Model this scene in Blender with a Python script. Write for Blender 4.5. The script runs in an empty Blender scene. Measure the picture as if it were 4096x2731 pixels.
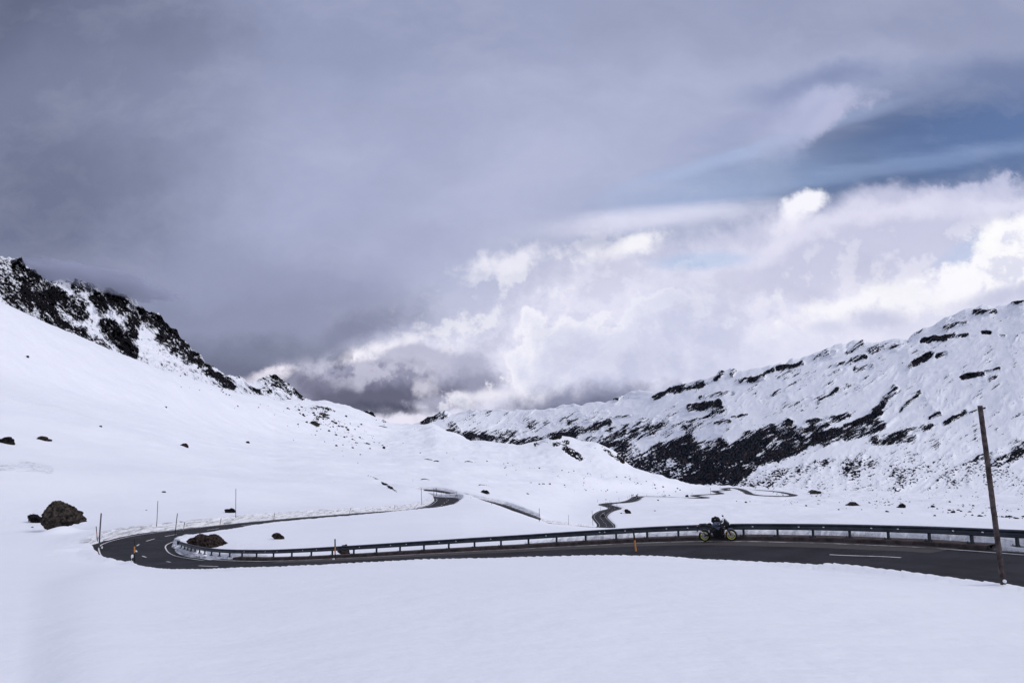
import bpy, bmesh, math, random
import numpy as np
from mathutils import Vector, Matrix, kdtree

random.seed(7)
rng = np.random.RandomState(11)
sc = bpy.context.scene
R = math.radians

# ------------------------------------------------------------------ camera
F = 2730.0
PITCH = R(7.82)
CP, SP = math.cos(PITCH), math.sin(PITCH)
cam_d = bpy.data.cameras.new('camera')
cam_d.sensor_width = 36.0
cam_d.lens = 36.0 * F / 4096.0
cam_d.clip_start = 0.1
cam_d.clip_end = 60000
cam = bpy.data.objects.new('camera', cam_d)
sc.collection.objects.link(cam)
cam.location = (0, 0, 0)
cam.rotation_euler = (math.pi / 2 + PITCH, 0, 0)
sc.camera = cam


def un(X, Y, D):
    """photograph pixel + horizontal distance ahead -> a point of the place"""
    a = (1365.5 - Y) / F
    z = D * (SP + a * CP) / (CP - a * SP)
    x = (X - 2048) / F * (D * CP + z * SP)
    return (x, D, z)


def proj(p):
    x, y, z = p
    dep = y * CP + z * SP
    return (2048 + F * x / dep, 1365.5 - F * (-y * SP + z * CP) / dep)


# ------------------------------------------------------------------ light
SUN_EL, SUN_AZ = R(40), R(112)           # azimuth clockwise from +Y
sun_d = bpy.data.lights.new('sun', 'SUN')
sun_d.energy = 1.75
sun_d.angle = R(20)
sun_d.color = (1.0, 0.965, 0.95)
sun = bpy.data.objects.new('sun', sun_d)
sc.collection.objects.link(sun)
sd = Vector((math.sin(SUN_AZ) * math.cos(SUN_EL), math.cos(SUN_AZ) * math.cos(SUN_EL), math.sin(SUN_EL)))
sun.rotation_euler = sd.to_track_quat('Z', 'Y').to_euler()
sc.view_settings.view_transform = 'Standard'
sc.view_settings.look = 'None'
sc.view_settings.exposure = 0.0
sc.view_settings.gamma = 1.0
sc.render.engine = 'CYCLES'
sc.cycles.use_denoising = True
sc.cycles.max_bounces = 6
sc.cycles.use_adaptive_sampling = True
sc.cycles.adaptive_threshold = 0.015
sc.cycles.diffuse_bounces = 2
sc.cycles.volume_bounces = 1


def lin(c):
    return tuple((v / 255 / 12.92) if v / 255 <= 0.04045 else ((v / 255 + 0.055) / 1.055) ** 2.4 for v in c)


# ------------------------------------------------------------------ node helper
class NT:
    def __init__(s, tree):
        s.t = tree
        tree.nodes.clear()

    def n(s, typ, **kw):
        nd = s.t.nodes.new(typ)
        for k, v in kw.items():
            setattr(nd, k, v)
        return nd

    def l(s, a, b):
        s.t.links.new(a, b)

    def put(s, sock, v):
        if hasattr(v, 'node'):
            s.l(v, sock)
        else:
            sock.default_value = v

    def math(s, op, a, b=0.0, c=None, clamp=False):
        nd = s.n('ShaderNodeMath', operation=op, use_clamp=clamp)
        s.put(nd.inputs[0], a)
        s.put(nd.inputs[1], b)
        if c is not None:
            s.put(nd.inputs[2], c)
        return nd.outputs[0]

    def mr(s, v, a, b, c=0.0, d=1.0, typ='SMOOTHSTEP'):
        nd = s.n('ShaderNodeMapRange', interpolation_type=typ)
        s.put(nd.inputs[0], v)
        for i, q in enumerate((a, b, c, d)):
            s.put(nd.inputs[1 + i], q)
        return nd.outputs[0]

    def mix(s, f, a, b):
        nd = s.n('ShaderNodeMix', data_type='RGBA')
        s.put(nd.inputs[0], f)
        s.put(nd.inputs[6], a if hasattr(a, 'node') else (*a, 1))
        s.put(nd.inputs[7], b if hasattr(b, 'node') else (*b, 1))
        return nd.outputs[2]

    def noise(s, vec, scale, detail=5, rough=0.55, dist=0.0, dim='3D'):
        nd = s.n('ShaderNodeTexNoise', noise_dimensions=dim)
        if vec is not None:
            s.l(vec, nd.inputs['Vector'])
        nd.inputs['Scale'].default_value = scale
        nd.inputs['Detail'].default_value = detail
        nd.inputs['Roughness'].default_value = rough
        nd.inputs['Distortion'].default_value = dist
        return nd

    def mapping(s, vec, loc=(0, 0, 0), rot=(0, 0, 0), scale=(1, 1, 1), typ='POINT'):
        nd = s.n('ShaderNodeMapping', vector_type=typ)
        s.l(vec, nd.inputs[0])
        nd.inputs[1].default_value = loc
        nd.inputs[2].default_value = rot
        nd.inputs[3].default_value = scale
        return nd.outputs[0]


# ------------------------------------------------------------------ sky
w = bpy.data.worlds.new('World')
sc.world = w
w.use_nodes = True
T = NT(w.node_tree)
geo = T.n('ShaderNodeNewGeometry')
tc = T.n('ShaderNodeTexCoord')
sep = T.n('ShaderNodeSeparateXYZ')
T.l(tc.outputs['Generated'], sep.inputs[0])
dy = T.math('MAXIMUM', sep.outputs[1], 0.12)
sx = T.math('DIVIDE', sep.outputs[0], dy)
tz = T.math('DIVIDE', sep.outputs[2], dy)
comb = T.n('ShaderNodeCombineXYZ')
T.l(sx, comb.inputs[0])
T.l(tz, comb.inputs[1])
P0 = comb.outputs[0]
sky = T.n('ShaderNodeTexSky', sky_type='NISHITA', sun_disc=False)
sky.sun_elevation = SUN_EL
sky.sun_rotation = SUN_AZ
sky.altitude = 2000
sky.air_density = 1.0
sky.dust_density = 0.6
nsky_mul = T.n('ShaderNodeMix', data_type='RGBA', blend_type='MULTIPLY')
nsky_mul.inputs[0].default_value = 1.0
T.l(sky.outputs[0], nsky_mul.inputs[6])
nsky_mul.inputs[7].default_value = (0.082, 0.076, 0.084, 1)
NSKY = nsky_mul.outputs[2]
# warps: broad drift, and rounded billows
nA = T.noise(P0, 2.2, 6, 0.55)
nB = T.noise(P0, 7.0, 7, 0.62)
nF = T.noise(T.mapping(P0, rot=(0, 0, R(-14)), scale=(1, 4.5, 1)), 4.0, 6, 0.6)


def vsub(c, k):
    a = T.n('ShaderNodeVectorMath', operation='SUBTRACT')
    T.l(c, a.inputs[0])
    a.inputs[1].default_value = (0.5, 0.5, 0.5)
    b = T.n('ShaderNodeVectorMath', operation='SCALE')
    T.l(a.outputs[0], b.inputs[0])
    b.inputs['Scale'].default_value = k
    return b.outputs[0]


def vadd(a, b):
    n = T.n('ShaderNodeVectorMath', operation='ADD')
    T.l(a, n.inputs[0])
    T.l(b, n.inputs[1])
    return n.outputs[0]


PW = vadd(vadd(P0, vsub(nA.outputs['Color'], 0.14)), vsub(nB.outputs['Color'], 0.085))   # wispy
PB = vadd(P0, vsub(nA.outputs['Color'], 0.05))
NB = T.math('SUBTRACT', nB.outputs['Fac'], 0.5)
NFs = T.math('SUBTRACT', nF.outputs['Fac'], 0.5)

k = {'c': None}


def lay(X, Y, rx, ry, rot, col, soft=0.4, amt=1.0, kind='w', namp=None):
    global PW, PB, P0
    ux, _, uz = un(X, Y, 1.0)
    k['n'] = k.get('n', 0) + 1
    if k['n'] % 7 == 0:
        # a nil offset by the colour so far keeps the shader's evaluation in order (and its stack small)
        z_ = T.n('ShaderNodeVectorMath', operation='SCALE')
        T.l(k['c'], z_.inputs[0])
        z_.inputs['Scale'].default_value = 1e-7
        PW, PB, P0 = vadd(PW, z_.outputs[0]), vadd(PB, z_.outputs[0]), vadd(P0, z_.outputs[0])
    src = {'w': PW, 's': P0, 'c': PB}[kind]
    v = T.mapping(src, loc=(ux, uz, 0), rot=(0, 0, R(rot)), scale=(rx / F, ry / F, 1), typ='TEXTURE')
    ln = T.n('ShaderNodeVectorMath', operation='LENGTH')
    T.l(v, ln.inputs[0])
    d = ln.outputs['Value']
    if kind == 'c':
        if ry < 70:
            d = T.math('ADD', T.math('MULTIPLY', NC3, 2.4 if namp is None else namp * 2.0), d)
            d = T.math('ADD', T.math('MULTIPLY', NC, 1.2), d)
        else:
            d = T.math('ADD', T.math('MULTIPLY', NC, 3.0 if namp is None else namp * 2.0), d)
            d = T.math('ADD', T.math('MULTIPLY', NC3, 0.8), d)
    elif kind == 's':
        d = T.math('ADD', T.math('MULTIPLY', NFs, 1.6 if namp is None else namp), d)
    else:
        d = T.math('ADD', T.math('MULTIPLY', NB, 0.7 if namp is None else namp), d)
    m = T.mr(d, 1 + soft, 1 - soft, 0.0, amt)
    k['c'] = T.mix(m, k['c'], lin(col) if isinstance(col, tuple) else col)


nR1 = T.noise(PB, 8.0, 9, 0.60)
shf = T.n('ShaderNodeVectorMath', operation='ADD')
T.l(PB, shf.inputs[0])
shf.inputs[1].default_value = (-0.014, 0.020, 0)
nR2 = T.noise(shf.outputs[0], 8.0, 6, 0.60)
nR3 = T.noise(PB, 30.0, 6, 0.58)
NC3 = T.math('SUBTRACT', 0.5, nR3.outputs['Fac'])
REL = T.math('SUBTRACT', nR1.outputs['Fac'], nR2.outputs['Fac'])
NC = T.math('SUBTRACT', 0.5, nR1.outputs['Fac'])
V = 1.7415


def vl(x, y, rx, ry, *a, **kw):
    lay(x * V, y * V, rx * V, ry * V, *a, **kw)


def relief(x, y, rx, ry, rot, amt, hi=(252, 251, 255), lo=(178, 180, 207), soft=0.5, gain=11.0):
    """sunlit and shaded sides of the heaps inside one part of the sky"""
    ux, _, uz = un(x * V, y * V, 1.0)
    v = T.mapping(PB, loc=(ux, uz, 0), rot=(0, 0, R(rot)), scale=(rx * V / F, ry * V / F, 1), typ='TEXTURE')
    ln = T.n('ShaderNodeVectorMath', operation='LENGTH')
    T.l(v, ln.inputs[0])
    m = T.mr(ln.outputs['Value'], 1 + soft, 1 - soft, 0.0, amt)
    r = T.math('MULTIPLY', REL, gain)
    up_ = T.math('MULTIPLY', T.mr(r, 0.0, 0.9), m)
    dn_ = T.math('MULTIPLY', T.mr(r, 0.0, -0.9), m)
    k['c'] = T.mix(up_, k['c'], lin(hi))
    k['c'] = T.mix(dn_, k['c'], lin(lo))


k['c'] = T.mix(0.0, lin((150, 159, 190)), (0, 0, 0))
lay(2500, 600, 1500, 700, 20, (174, 181, 211), 0.9)
lay(1400, 100, 900, 400, 0, (150, 158, 190), 0.9)
lay(-350, 900, 1000, 1000, 0, (100, 109, 134), 0.9)
lay(-250, -50, 900, 600, 0, (96, 103, 129), 0.9)
lay(350, 250, 260, 200, 0, (122, 130, 159), 0.9, 0.7)
lay(3500, 40, 900, 200, 0, (148, 156, 187), 0.9, 0.9)
# the blue opening, with streaks of thin cloud
lay(3800, 600, 1040, 262, 12, NSKY, 0.5, 1.0, 's', 0.8)
lay(4150, 500, 620, 120, 8, (98, 124, 172), 0.8, 0.6, 's', 1.0)
lay(4150, 310, 650, 100, 8, (116, 131, 170), 0.8, 0.85, 'w')
lay(3250, 345, 260, 65, 5, (126, 139, 178), 0.8, 0.8, 'w')
lay(2900, 735, 500, 90, 12, (166, 186, 222), 0.9, 0.5, 's', 1.2)
lay(3450, 690, 900, 30, 10, (160, 182, 222), 0.9, 0.35, 's', 3.2)
lay(3000, 600, 500, 30, 18, (172, 190, 226), 0.8, 0.6, 's', 3.0)
lay(3230, 480, 190, 80, 10, (182, 187, 218), 0.5, 0.95, 'w', 2.6)
lay(3330, 520, 120, 45, 20, (187, 190, 221), 0.5, 0.9, 'w', 2.6)
lay(3130, 580, 170, 60, 32, (172, 181, 214), 0.9, 0.6, 'w', 2.4)
lay(2950, 520, 300, 60, 30, (158, 166, 202), 0.8, 0.6, 'w', 1.5)
# bright field under it
vl(1700, 760, 1080, 240, 8, (226, 226, 245), 0.22, 1.0, 'w', 0.7)
vl(1000, 800, 330, 150, 20, (224, 224, 243), 0.5, 1.0, 'w', 0.8)
vl(1420, 510, 300, 26, 6, (222, 223, 244), 0.7, 0.9, 's', 1.5)
vl(2180, 462, 230, 34, 12, (186, 190, 219), 0.35, 0.95, 'c')
vl(2040, 520, 330, 74, 10, (198, 200, 226), 0.4, 1.0, 'c')
vl(2000, 560, 430, 90, 8, (200, 202, 227), 0.6, 0.9, 'w')
vl(1850, 540, 330, 20, 14, (232, 230, 248), 0.8, 0.7, 'w', 2.0)
vl(2300, 470, 170, 22, 6, (226, 226, 246), 0.8, 0.8, 'w', 1.4)
vl(1610, 598, 105, 20, 4, (180, 198, 230), 0.6, 0.8, 's', 1.2)
vl(2210, 585, 60, 26, 20, (188, 202, 232), 0.6, 0.7, 'w', 1.4)
# grey overcast from the left
vl(370, 470, 760, 330, -4, (150, 158, 189), 0.35, 0.97, 'w', 0.6)
vl(760, 460, 450, 250, 10, (170, 177, 208), 0.8, 0.9, 'w')
vl(1120, 450, 220, 110, 22, (180, 186, 215), 0.7, 0.8, 'w')
vl(80, 460, 360, 330, 0, (110, 117, 144), 0.9, 0.95, 'w')
vl(900, 600, 230, 80, 0, (170, 176, 206), 0.45, 0.95, 'c')
vl(620, 660, 330, 80, -6, (150, 156, 186), 0.8, 0.85, 'w')
vl(420, 780, 360, 110, -8, (132, 139, 165), 0.7, 0.95, 'w')
vl(620, 745, 300, 60, 2, (146, 151, 179), 0.8, 0.9, 'w')
vl(880, 725, 160, 44, 18, (149, 153, 181), 0.5, 0.95, 'c')
vl(860, 750, 110, 20, 16, (130, 134, 160), 0.8, 0.8, 'w', 1.0)
vl(610, 800, 220, 30, -4, (122, 127, 152), 0.9, 0.85, 'w')
vl(570, 840, 150, 24, -10, (106, 110, 134), 0.9, 0.8, 'w')
vl(1150, 575, 60, 18, -20, (176, 180, 208), 0.7, 0.7, 'w')
vl(1090, 640, 170, 90, 32, (190, 195, 221), 0.9, 0.7, 'w')
# gap and the heaps low in the middle
vl(640, 849, 62, 17, 5, (238, 233, 247), 0.5, 1.0, 'w', 1.2)
vl(850, 822, 90, 20, 18, (248, 245, 255), 0.6, 1.0, 'w', 1.1)
relief(1020, 785, 190, 75, 24, 0.6, (248, 247, 254), (186, 187, 212), 0.9)
vl(1040, 860, 110, 52, 10, (176, 178, 203), 0.3, 0.95, 'c')
vl(1075, 885, 80, 30, 8, (148, 150, 175), 0.6, 0.9, 'c')
vl(940, 835, 100, 48, 15, (186, 187, 210), 0.25, 0.95, 'c')
vl(900, 875, 90, 46, 0, (150, 151, 176), 0.3, 1.0, 'c')
vl(760, 870, 110, 46, 0, (158, 159, 184), 0.25, 1.0, 'c')
vl(830, 895, 150, 40, 0, (136, 137, 162), 0.35, 1.0, 'c')
relief(850, 865, 200, 50, 0, 0.75, (205, 204, 224), (110, 113, 136))
vl(720, 895, 90, 30, 0, (116, 117, 141), 0.7, 0.9, 'c')
vl(880, 910, 150, 24, 4, (100, 101, 123), 0.7, 0.95, 'c')
vl(910, 920, 90, 14, 4, (76, 78, 98), 0.8, 0.8, 'w', 0.8)
vl(1000, 945, 190, 17, 3, (234, 230, 246), 0.5, 1.0, 'w', 1.2)
vl(980, 885, 20, 34, -15, (232, 230, 245), 0.8, 0.6, 'c', namp=3.0)
vl(1030, 912, 60, 12, 3, (176, 176, 200), 0.7, 0.8, 'c')
vl(1120, 900, 60, 14, 3, (240, 238, 250), 0.7, 0.9, 'c')
# tall pale cumulus, white on its sunny edge
vl(1395, 830, 270, 150, 14, (245, 244, 254), 0.09, 1.0, 'c', namp=1.5)
vl(1470, 835, 275, 140, 14, (210, 213, 236), 0.4, 1.0, 'c', namp=1.6)
relief(1480, 800, 330, 150, 10, 0.36, (232, 233, 249), (190, 195, 222))
vl(1320, 925, 190, 30, 4, (140, 143, 169), 0.8, 0.97, 'c', namp=1.2)
vl(1290, 932, 110, 14, 4, (114, 117, 142), 0.8, 0.9, 'w', 0.7)
relief(1300, 620, 260, 70, 12, 0.5, (248, 247, 254), (196, 198, 222), 0.9)
relief(2050, 640, 430, 120, 8, 0.35, (248, 247, 255), (204, 206, 230))
# sunlit heads
vl(1430, 567, 84, 17, 14, (244, 243, 253), 0.8, 0.9, 'c', namp=1.3)
vl(1462, 553, 38, 18, 20, (250, 249, 255), 0.6, 0.9, 'c', namp=1.1)
vl(1160, 600, 80, 26, 10, (240, 239, 251), 0.9, 0.85, 'c', namp=2.0)
vl(1825, 495, 60, 22, 30, (238, 237, 251), 0.8, 0.9, 'c', namp=1.2)
vl(1858, 466, 54, 26, 16, (247, 246, 255), 0.45, 1.0, 'c', namp=1.1)
vl(2350, 580, 100, 80, 20, (252, 251, 255), 0.25, 1.0, 'c', namp=1.2)
vl(2270, 640, 130, 36, 8, (251, 250, 255), 0.35, 1.0, 'c', namp=1.6)
vl(2080, 685, 260, 38, 8, (250, 249, 255), 0.6, 0.9, 'c', namp=1.6)
relief(2320, 600, 110, 90, 10, 0.7, (255, 255, 255), (214, 216, 238))
vl(2012, 727, 66, 24, 2, (204, 206, 230), 0.5, 0.95, 'c', namp=1.4)
vl(1895, 745, 40, 14, 2, (212, 214, 236), 0.7, 0.8, 'c', namp=1.4)
vl(2370, 672, 140, 18, 10, (194, 197, 223), 0.7, 0.9, 'c', namp=1.2)
nM = T.noise(T.mapping(PW, rot=(0, 0, R(-25)), scale=(1, 1.9, 1)), 3.4, 7, 0.62)
k['c'] = T.mix(T.mr(nM.outputs['Fac'], 0.5, 0.3, 0.0, 0.13, 'LINEAR'), k['c'], lin((108, 115, 140)))
k['c'] = T.mix(T.mr(nM.outputs['Fac'], 0.5, 0.7, 0.0, 0.10, 'LINEAR'), k['c'], lin((236, 238, 250)))
clouds = k['c']
# away from the photographed part of the sky: plain broken overcast
nG = T.noise(tc.outputs['Generated'], 2.5, 5, 0.6)
rest = T.mix(T.mr(nG.outputs['Fac'], 0.35, 0.65), (0.30, 0.33, 0.46), (0.55, 0.58, 0.74))
front = T.mr(sep.outputs[1], 0.12, 0.42)
up = T.mr(sep.outputs[2], 0.62, 0.82)
full = T.mix(front, rest, clouds)
full = T.mix(up, full, (0.55, 0.58, 0.74))
full = T.mix(T.mr(sep.outputs[2], -0.02, -0.12), full, (0.5, 0.52, 0.62))
bg = T.n('ShaderNodeBackground')
T.l(full, bg.inputs[0])
bg.inputs[1].default_value = 1.0
wo = T.n('ShaderNodeOutputWorld')
T.l(bg.outputs[0], wo.inputs[0])
w.cycles.sampling_method = 'NONE'      # a smooth sky: bounced rays find it by themselves

# ------------------------------------------------------------------ numeric noise
_perm = rng.permutation(4096)
_g = rng.rand(4096) * 2 - 1


def vnoise(x, y, z=None):
    xi = np.floor(x).astype(np.int64)
    yi = np.floor(y).astype(np.int64)
    fx, fy = x - xi, y - yi
    fx = fx * fx * fx * (fx * (fx * 6 - 15) + 10)
    fy = fy * fy * fy * (fy * (fy * 6 - 15) + 10)
    if z is None:
        def h(a, b):
            return _g[_perm[(_perm[a & 4095] + b) & 4095]]
        return ((h(xi, yi) * (1 - fx) + h(xi + 1, yi) * fx) * (1 - fy)
                + (h(xi, yi + 1) * (1 - fx) + h(xi + 1, yi + 1) * fx) * fy)
    zi = np.floor(z).astype(np.int64)
    fz = z - zi
    fz = fz * fz * (3 - 2 * fz)

    def h3(a, b, c):
        return _g[_perm[(_perm[(_perm[a & 4095] + b) & 4095] + c) & 4095]]
    r = []
    for dz in (0, 1):
        r.append((h3(xi, yi, zi + dz) * (1 - fx) + h3(xi + 1, yi, zi + dz) * fx) * (1 - fy)
                 + (h3(xi, yi + 1, zi + dz) * (1 - fx) + h3(xi + 1, yi + 1, zi + dz) * fx) * fy)
    return r[0] * (1 - fz) + r[1] * fz


def fbm(x, y, oct=4, gain=0.5, ridged=False):
    s = np.zeros(np.broadcast(x, y).shape)
    a, t = 1.0, 0.0
    for i in range(oct):
        n = vnoise(x * 2 ** i + 17.3 * i, y * 2 ** i + 9.1 * i)
        s += a * ((1 - 2 * np.abs(n)) if ridged else n)
        t += a
        a *= gain
    return s / t


def sstep(a, b, x):
    t = np.clip((x - a) / (b - a), 0, 1)
    return t * t * (3 - 2 * t)


# ------------------------------------------------------------------ materials
MATS = {}


def mat(name, col, rough=0.6, metal=0.0, spec=0.4, var=0.0, vscale=5.0, bump=0.0, bscale=20.0, coat=0.0, col2=None):
    m = bpy.data.materials.new(name)
    m.use_nodes = True
    t = NT(m.node_tree)
    b = t.n('ShaderNodeBsdfPrincipled')
    o = t.n('ShaderNodeOutputMaterial')
    t.l(b.outputs[0], o.inputs[0])
    b.inputs['Roughness'].default_value = rough
    b.inputs['Metallic'].default_value = metal
    b.inputs['Specular IOR Level'].default_value = spec
    b.inputs['Coat Weight'].default_value = coat
    tcn = t.n('ShaderNodeTexCoord')
    if var or col2:
        n = t.noise(tcn.outputs['Object'], vscale, 6, 0.6)
        c2 = col2 or tuple(max(0, c * (1 - var)) for c in col)
        c1 = col if col2 else tuple(min(1, c * (1 + var)) for c in col)
        t.l(t.mix(t.mr(n.outputs['Fac'], 0.35, 0.65), c1, c2), b.inputs['Base Color'])
    else:
        b.inputs['Base Color'].default_value = (*col, 1)
    if bump:
        n2 = t.noise(tcn.outputs['Object'], bscale, 6, 0.65)
        bp = t.n('ShaderNodeBump')
        bp.inputs['Strength'].default_value = bump
        bp.inputs['Distance'].default_value = 0.05
        t.l(n2.outputs['Fac'], bp.inputs['Height'])
        t.l(bp.outputs[0], b.inputs['Normal'])
    MATS[name] = m
    return m


SNOW = (0.80, 0.815, 0.86)


def terrain_mat(name, rock_a, rock_b, rock_c, near=False, ang=0.0, sx=1.0, sy=1.0, scl=1.0, edge=0.02):
    """snow with bare rock where the 'rock' attribute lets a noise pattern through"""
    m = bpy.data.materials.new(name)
    m.use_nodes = True
    t = NT(m.node_tree)
    b = t.n('ShaderNodeBsdfPrincipled')
    o = t.n('ShaderNodeOutputMaterial')
    t.l(b.outputs[0], o.inputs[0])
    b.inputs['Specular IOR Level'].default_value = 0.1
    tcn = t.n('ShaderNodeTexCoord')
    uv = t.n('ShaderNodeUVMap')
    uv.uv_map = 'pattern'
    pm = t.mapping(t.mapping(uv.outputs[0], rot=(0, 0, R(ang))), scale=(sx, sy, 1))
    na = t.noise(pm, scl, 8, 0.66, 0.1)
    nb = t.noise(t.mapping(uv.outputs[0], loc=(5, 3, 0)), scl * 5.0, 4, 0.6)
    at = t.n('ShaderNodeAttribute')
    at.attribute_name = 'rock'
    suv = t.n('ShaderNodeSeparateXYZ')
    t.l(uv.outputs[0], suv.inputs[0])
    low_ = t.mr(suv.outputs[1], 17.6, 19.2, 0.0, 0.85)
    ni = t.noise(t.mapping(uv.outputs[0], loc=(2, 2, 0), rot=(0, 0, R(24)), scale=(0.75, 1.5, 1)), 11.0, 4, 0.6)
    niv = t.math('ADD', t.math('MULTIPLY', t.math('SUBTRACT', ni.outputs['Fac'], 0.5), 2.1), 0.5)
    v = t.math('ADD', t.math('MULTIPLY', t.math('SUBTRACT', na.outputs['Fac'], 0.5), 1.7), t.math('MULTIPLY', t.math('SUBTRACT', nb.outputs['Fac'], 0.5), 0.9))
    v = t.math('ADD', v, 0.5)
    v = t.math('ADD', t.math('MULTIPLY', v, t.math('SUBTRACT', 1.0, low_)), t.math('MULTIPLY', niv, low_))
    nl = t.noise(t.mapping(uv.outputs[0], loc=(3, 7, 0)), 1.3, 4, 0.6)
    v = t.math('ADD', v, t.math('MULTIPLY', t.math('SUBTRACT', nl.outputs['Fac'], 0.5), 1.1))
    d = t.math('SUBTRACT', at.outputs['Fac'], v)
    mask = t.mr(d, -edge, edge)
    rc = t.noise(uv.outputs[0], scl * 2.6, 6, 0.65)
    rcol = t.mix(t.mr(rc.outputs['Fac'], 0.40, 0.60), rock_a, rock_b)
    rr = t.noise(t.mapping(uv.outputs[0], loc=(9, 1, 0)), scl * 0.9, 4, 0.6)
    rcol = t.mix(t.mr(rr.outputs['Fac'], 0.55, 0.70, 0.0, 0.8), rcol, rock_c)
    # dirt on the cut banks and dusty streaks on the snow
    dt = t.n('ShaderNodeAttribute')
    dt.attribute_name = 'dirt'
    dn = t.noise(t.mapping(tcn.outputs['Object'], scale=(0.35, 0.35, 4.5)), 0.8, 9, 0.75, 1.2)
    dmask = t.math('MULTIPLY', t.mr(dn.outputs['Fac'], 0.44, 0.72), dt.outputs['Fac'], clamp=True)
    scol = t.mix(dmask, SNOW, (0.13, 0.125, 0.13))
    sn = t.noise(tcn.outputs['Object'], 0.05, 5, 0.6)
    scol2 = t.mix(t.mr(sn.outputs['Fac'], 0.4, 0.7, 0.0, 0.35), scol, t.mix(dmask, (0.74, 0.765, 0.84), (0.13, 0.125, 0.13)))
    t.l(t.mix(mask, scol2, rcol), b.inputs['Base Color'])
    t.l(t.mr(mask, 0, 1, 0.55, 0.95), b.inputs['Roughness'])
    t.l(t.mr(mask, 0, 1, 0.12, 0.0), b.inputs['Specular IOR Level'])
    # relief
    bp = t.n('ShaderNodeBump')
    if near:
        n1 = t.noise(t.mapping(tcn.outputs['Object'], rot=(0, 0, R(20)), scale=(0.9, 1.2, 1)), 1.6, 8, 0.62)
        n2 = t.noise(tcn.outputs['Object'], 0.35, 5, 0.55)
        hh = t.math('ADD', t.math('MULTIPLY', n1.outputs['Fac'], 0.16), t.math('MULTIPLY', n2.outputs['Fac'], 0.6))
        n3 = t.noise(t.mapping(tcn.outputs['Object'], rot=(0, 0, R(25)), scale=(1, 3.2, 1)), 5.0, 4, 0.6)
        hh = t.math('ADD', hh, t.math('MULTIPLY', n3.outputs['Fac'], 0.012))
        hh = t.math('ADD', hh, t.math('MULTIPLY', t.math('MULTIPLY', dn.outputs['Fac'], dt.outputs['Fac']), 0.5))
        t.l(hh, bp.inputs['Height'])
        bp.inputs['Strength'].default_value = 0.5
        bp.inputs['Distance'].default_value = 0.5
    else:
        t.l(t.math('MULTIPLY', rc.outputs['Fac'], mask), bp.inputs['Height'])
        bp.inputs['Strength'].default_value = 0.8
        bp.inputs['Distance'].default_value = 14.0
    t.l(bp.outputs[0], b.inputs['Normal'])
    return m


# ------------------------------------------------------------------ object helpers
def tag(o, label=None, cat=None, group=None, kind=None):
    if label:
        o['label'] = label
    if cat:
        o['category'] = cat
    if group:
        o['group'] = group
    if kind:
        o['kind'] = kind
    return o


def link(o, parent=None):
    sc.collection.objects.link(o)
    if parent is not None:
        o.parent = parent
    return o


def empty(name, loc, rz=0.0):
    o = bpy.data.objects.new(name, None)
    o.empty_display_size = 0.3
    o.location = loc
    o.rotation_euler = (0, 0, rz)
    return link(o)


def mesh_np(name, verts, quads, m, smooth=True, attrs=None, uv=None, parent=None):
    me = bpy.data.meshes.new(name)
    verts = np.asarray(verts, dtype=np.float32)
    quads = np.asarray(quads, dtype=np.int32)
    nf = len(quads)
    me.vertices.add(len(verts))
    me.vertices.foreach_set('co', verts.ravel())
    me.loops.add(nf * 4)
    me.loops.foreach_set('vertex_index', quads.ravel())
    me.polygons.add(nf)
    me.polygons.foreach_set('loop_start', np.arange(0, nf * 4, 4, dtype=np.int32))
    me.polygons.foreach_set('loop_total', np.full(nf, 4, dtype=np.int32))
    me.polygons.foreach_set('use_smooth', np.full(nf, smooth, dtype=bool))
    me.update(calc_edges=True)
    for an, av in (attrs or {}).items():
        a = me.attributes.new(an, 'FLOAT', 'POINT')
        a.data.foreach_set('value', np.asarray(av, dtype=np.float32).ravel())
    if uv is not None:
        l = me.uv_layers.new(name='pattern')
        l.data.foreach_set('uv', np.asarray(uv, dtype=np.float32)[quads.ravel()].ravel())
    me.materials.append(m)
    return link(bpy.data.objects.new(name, me), parent)


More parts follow.
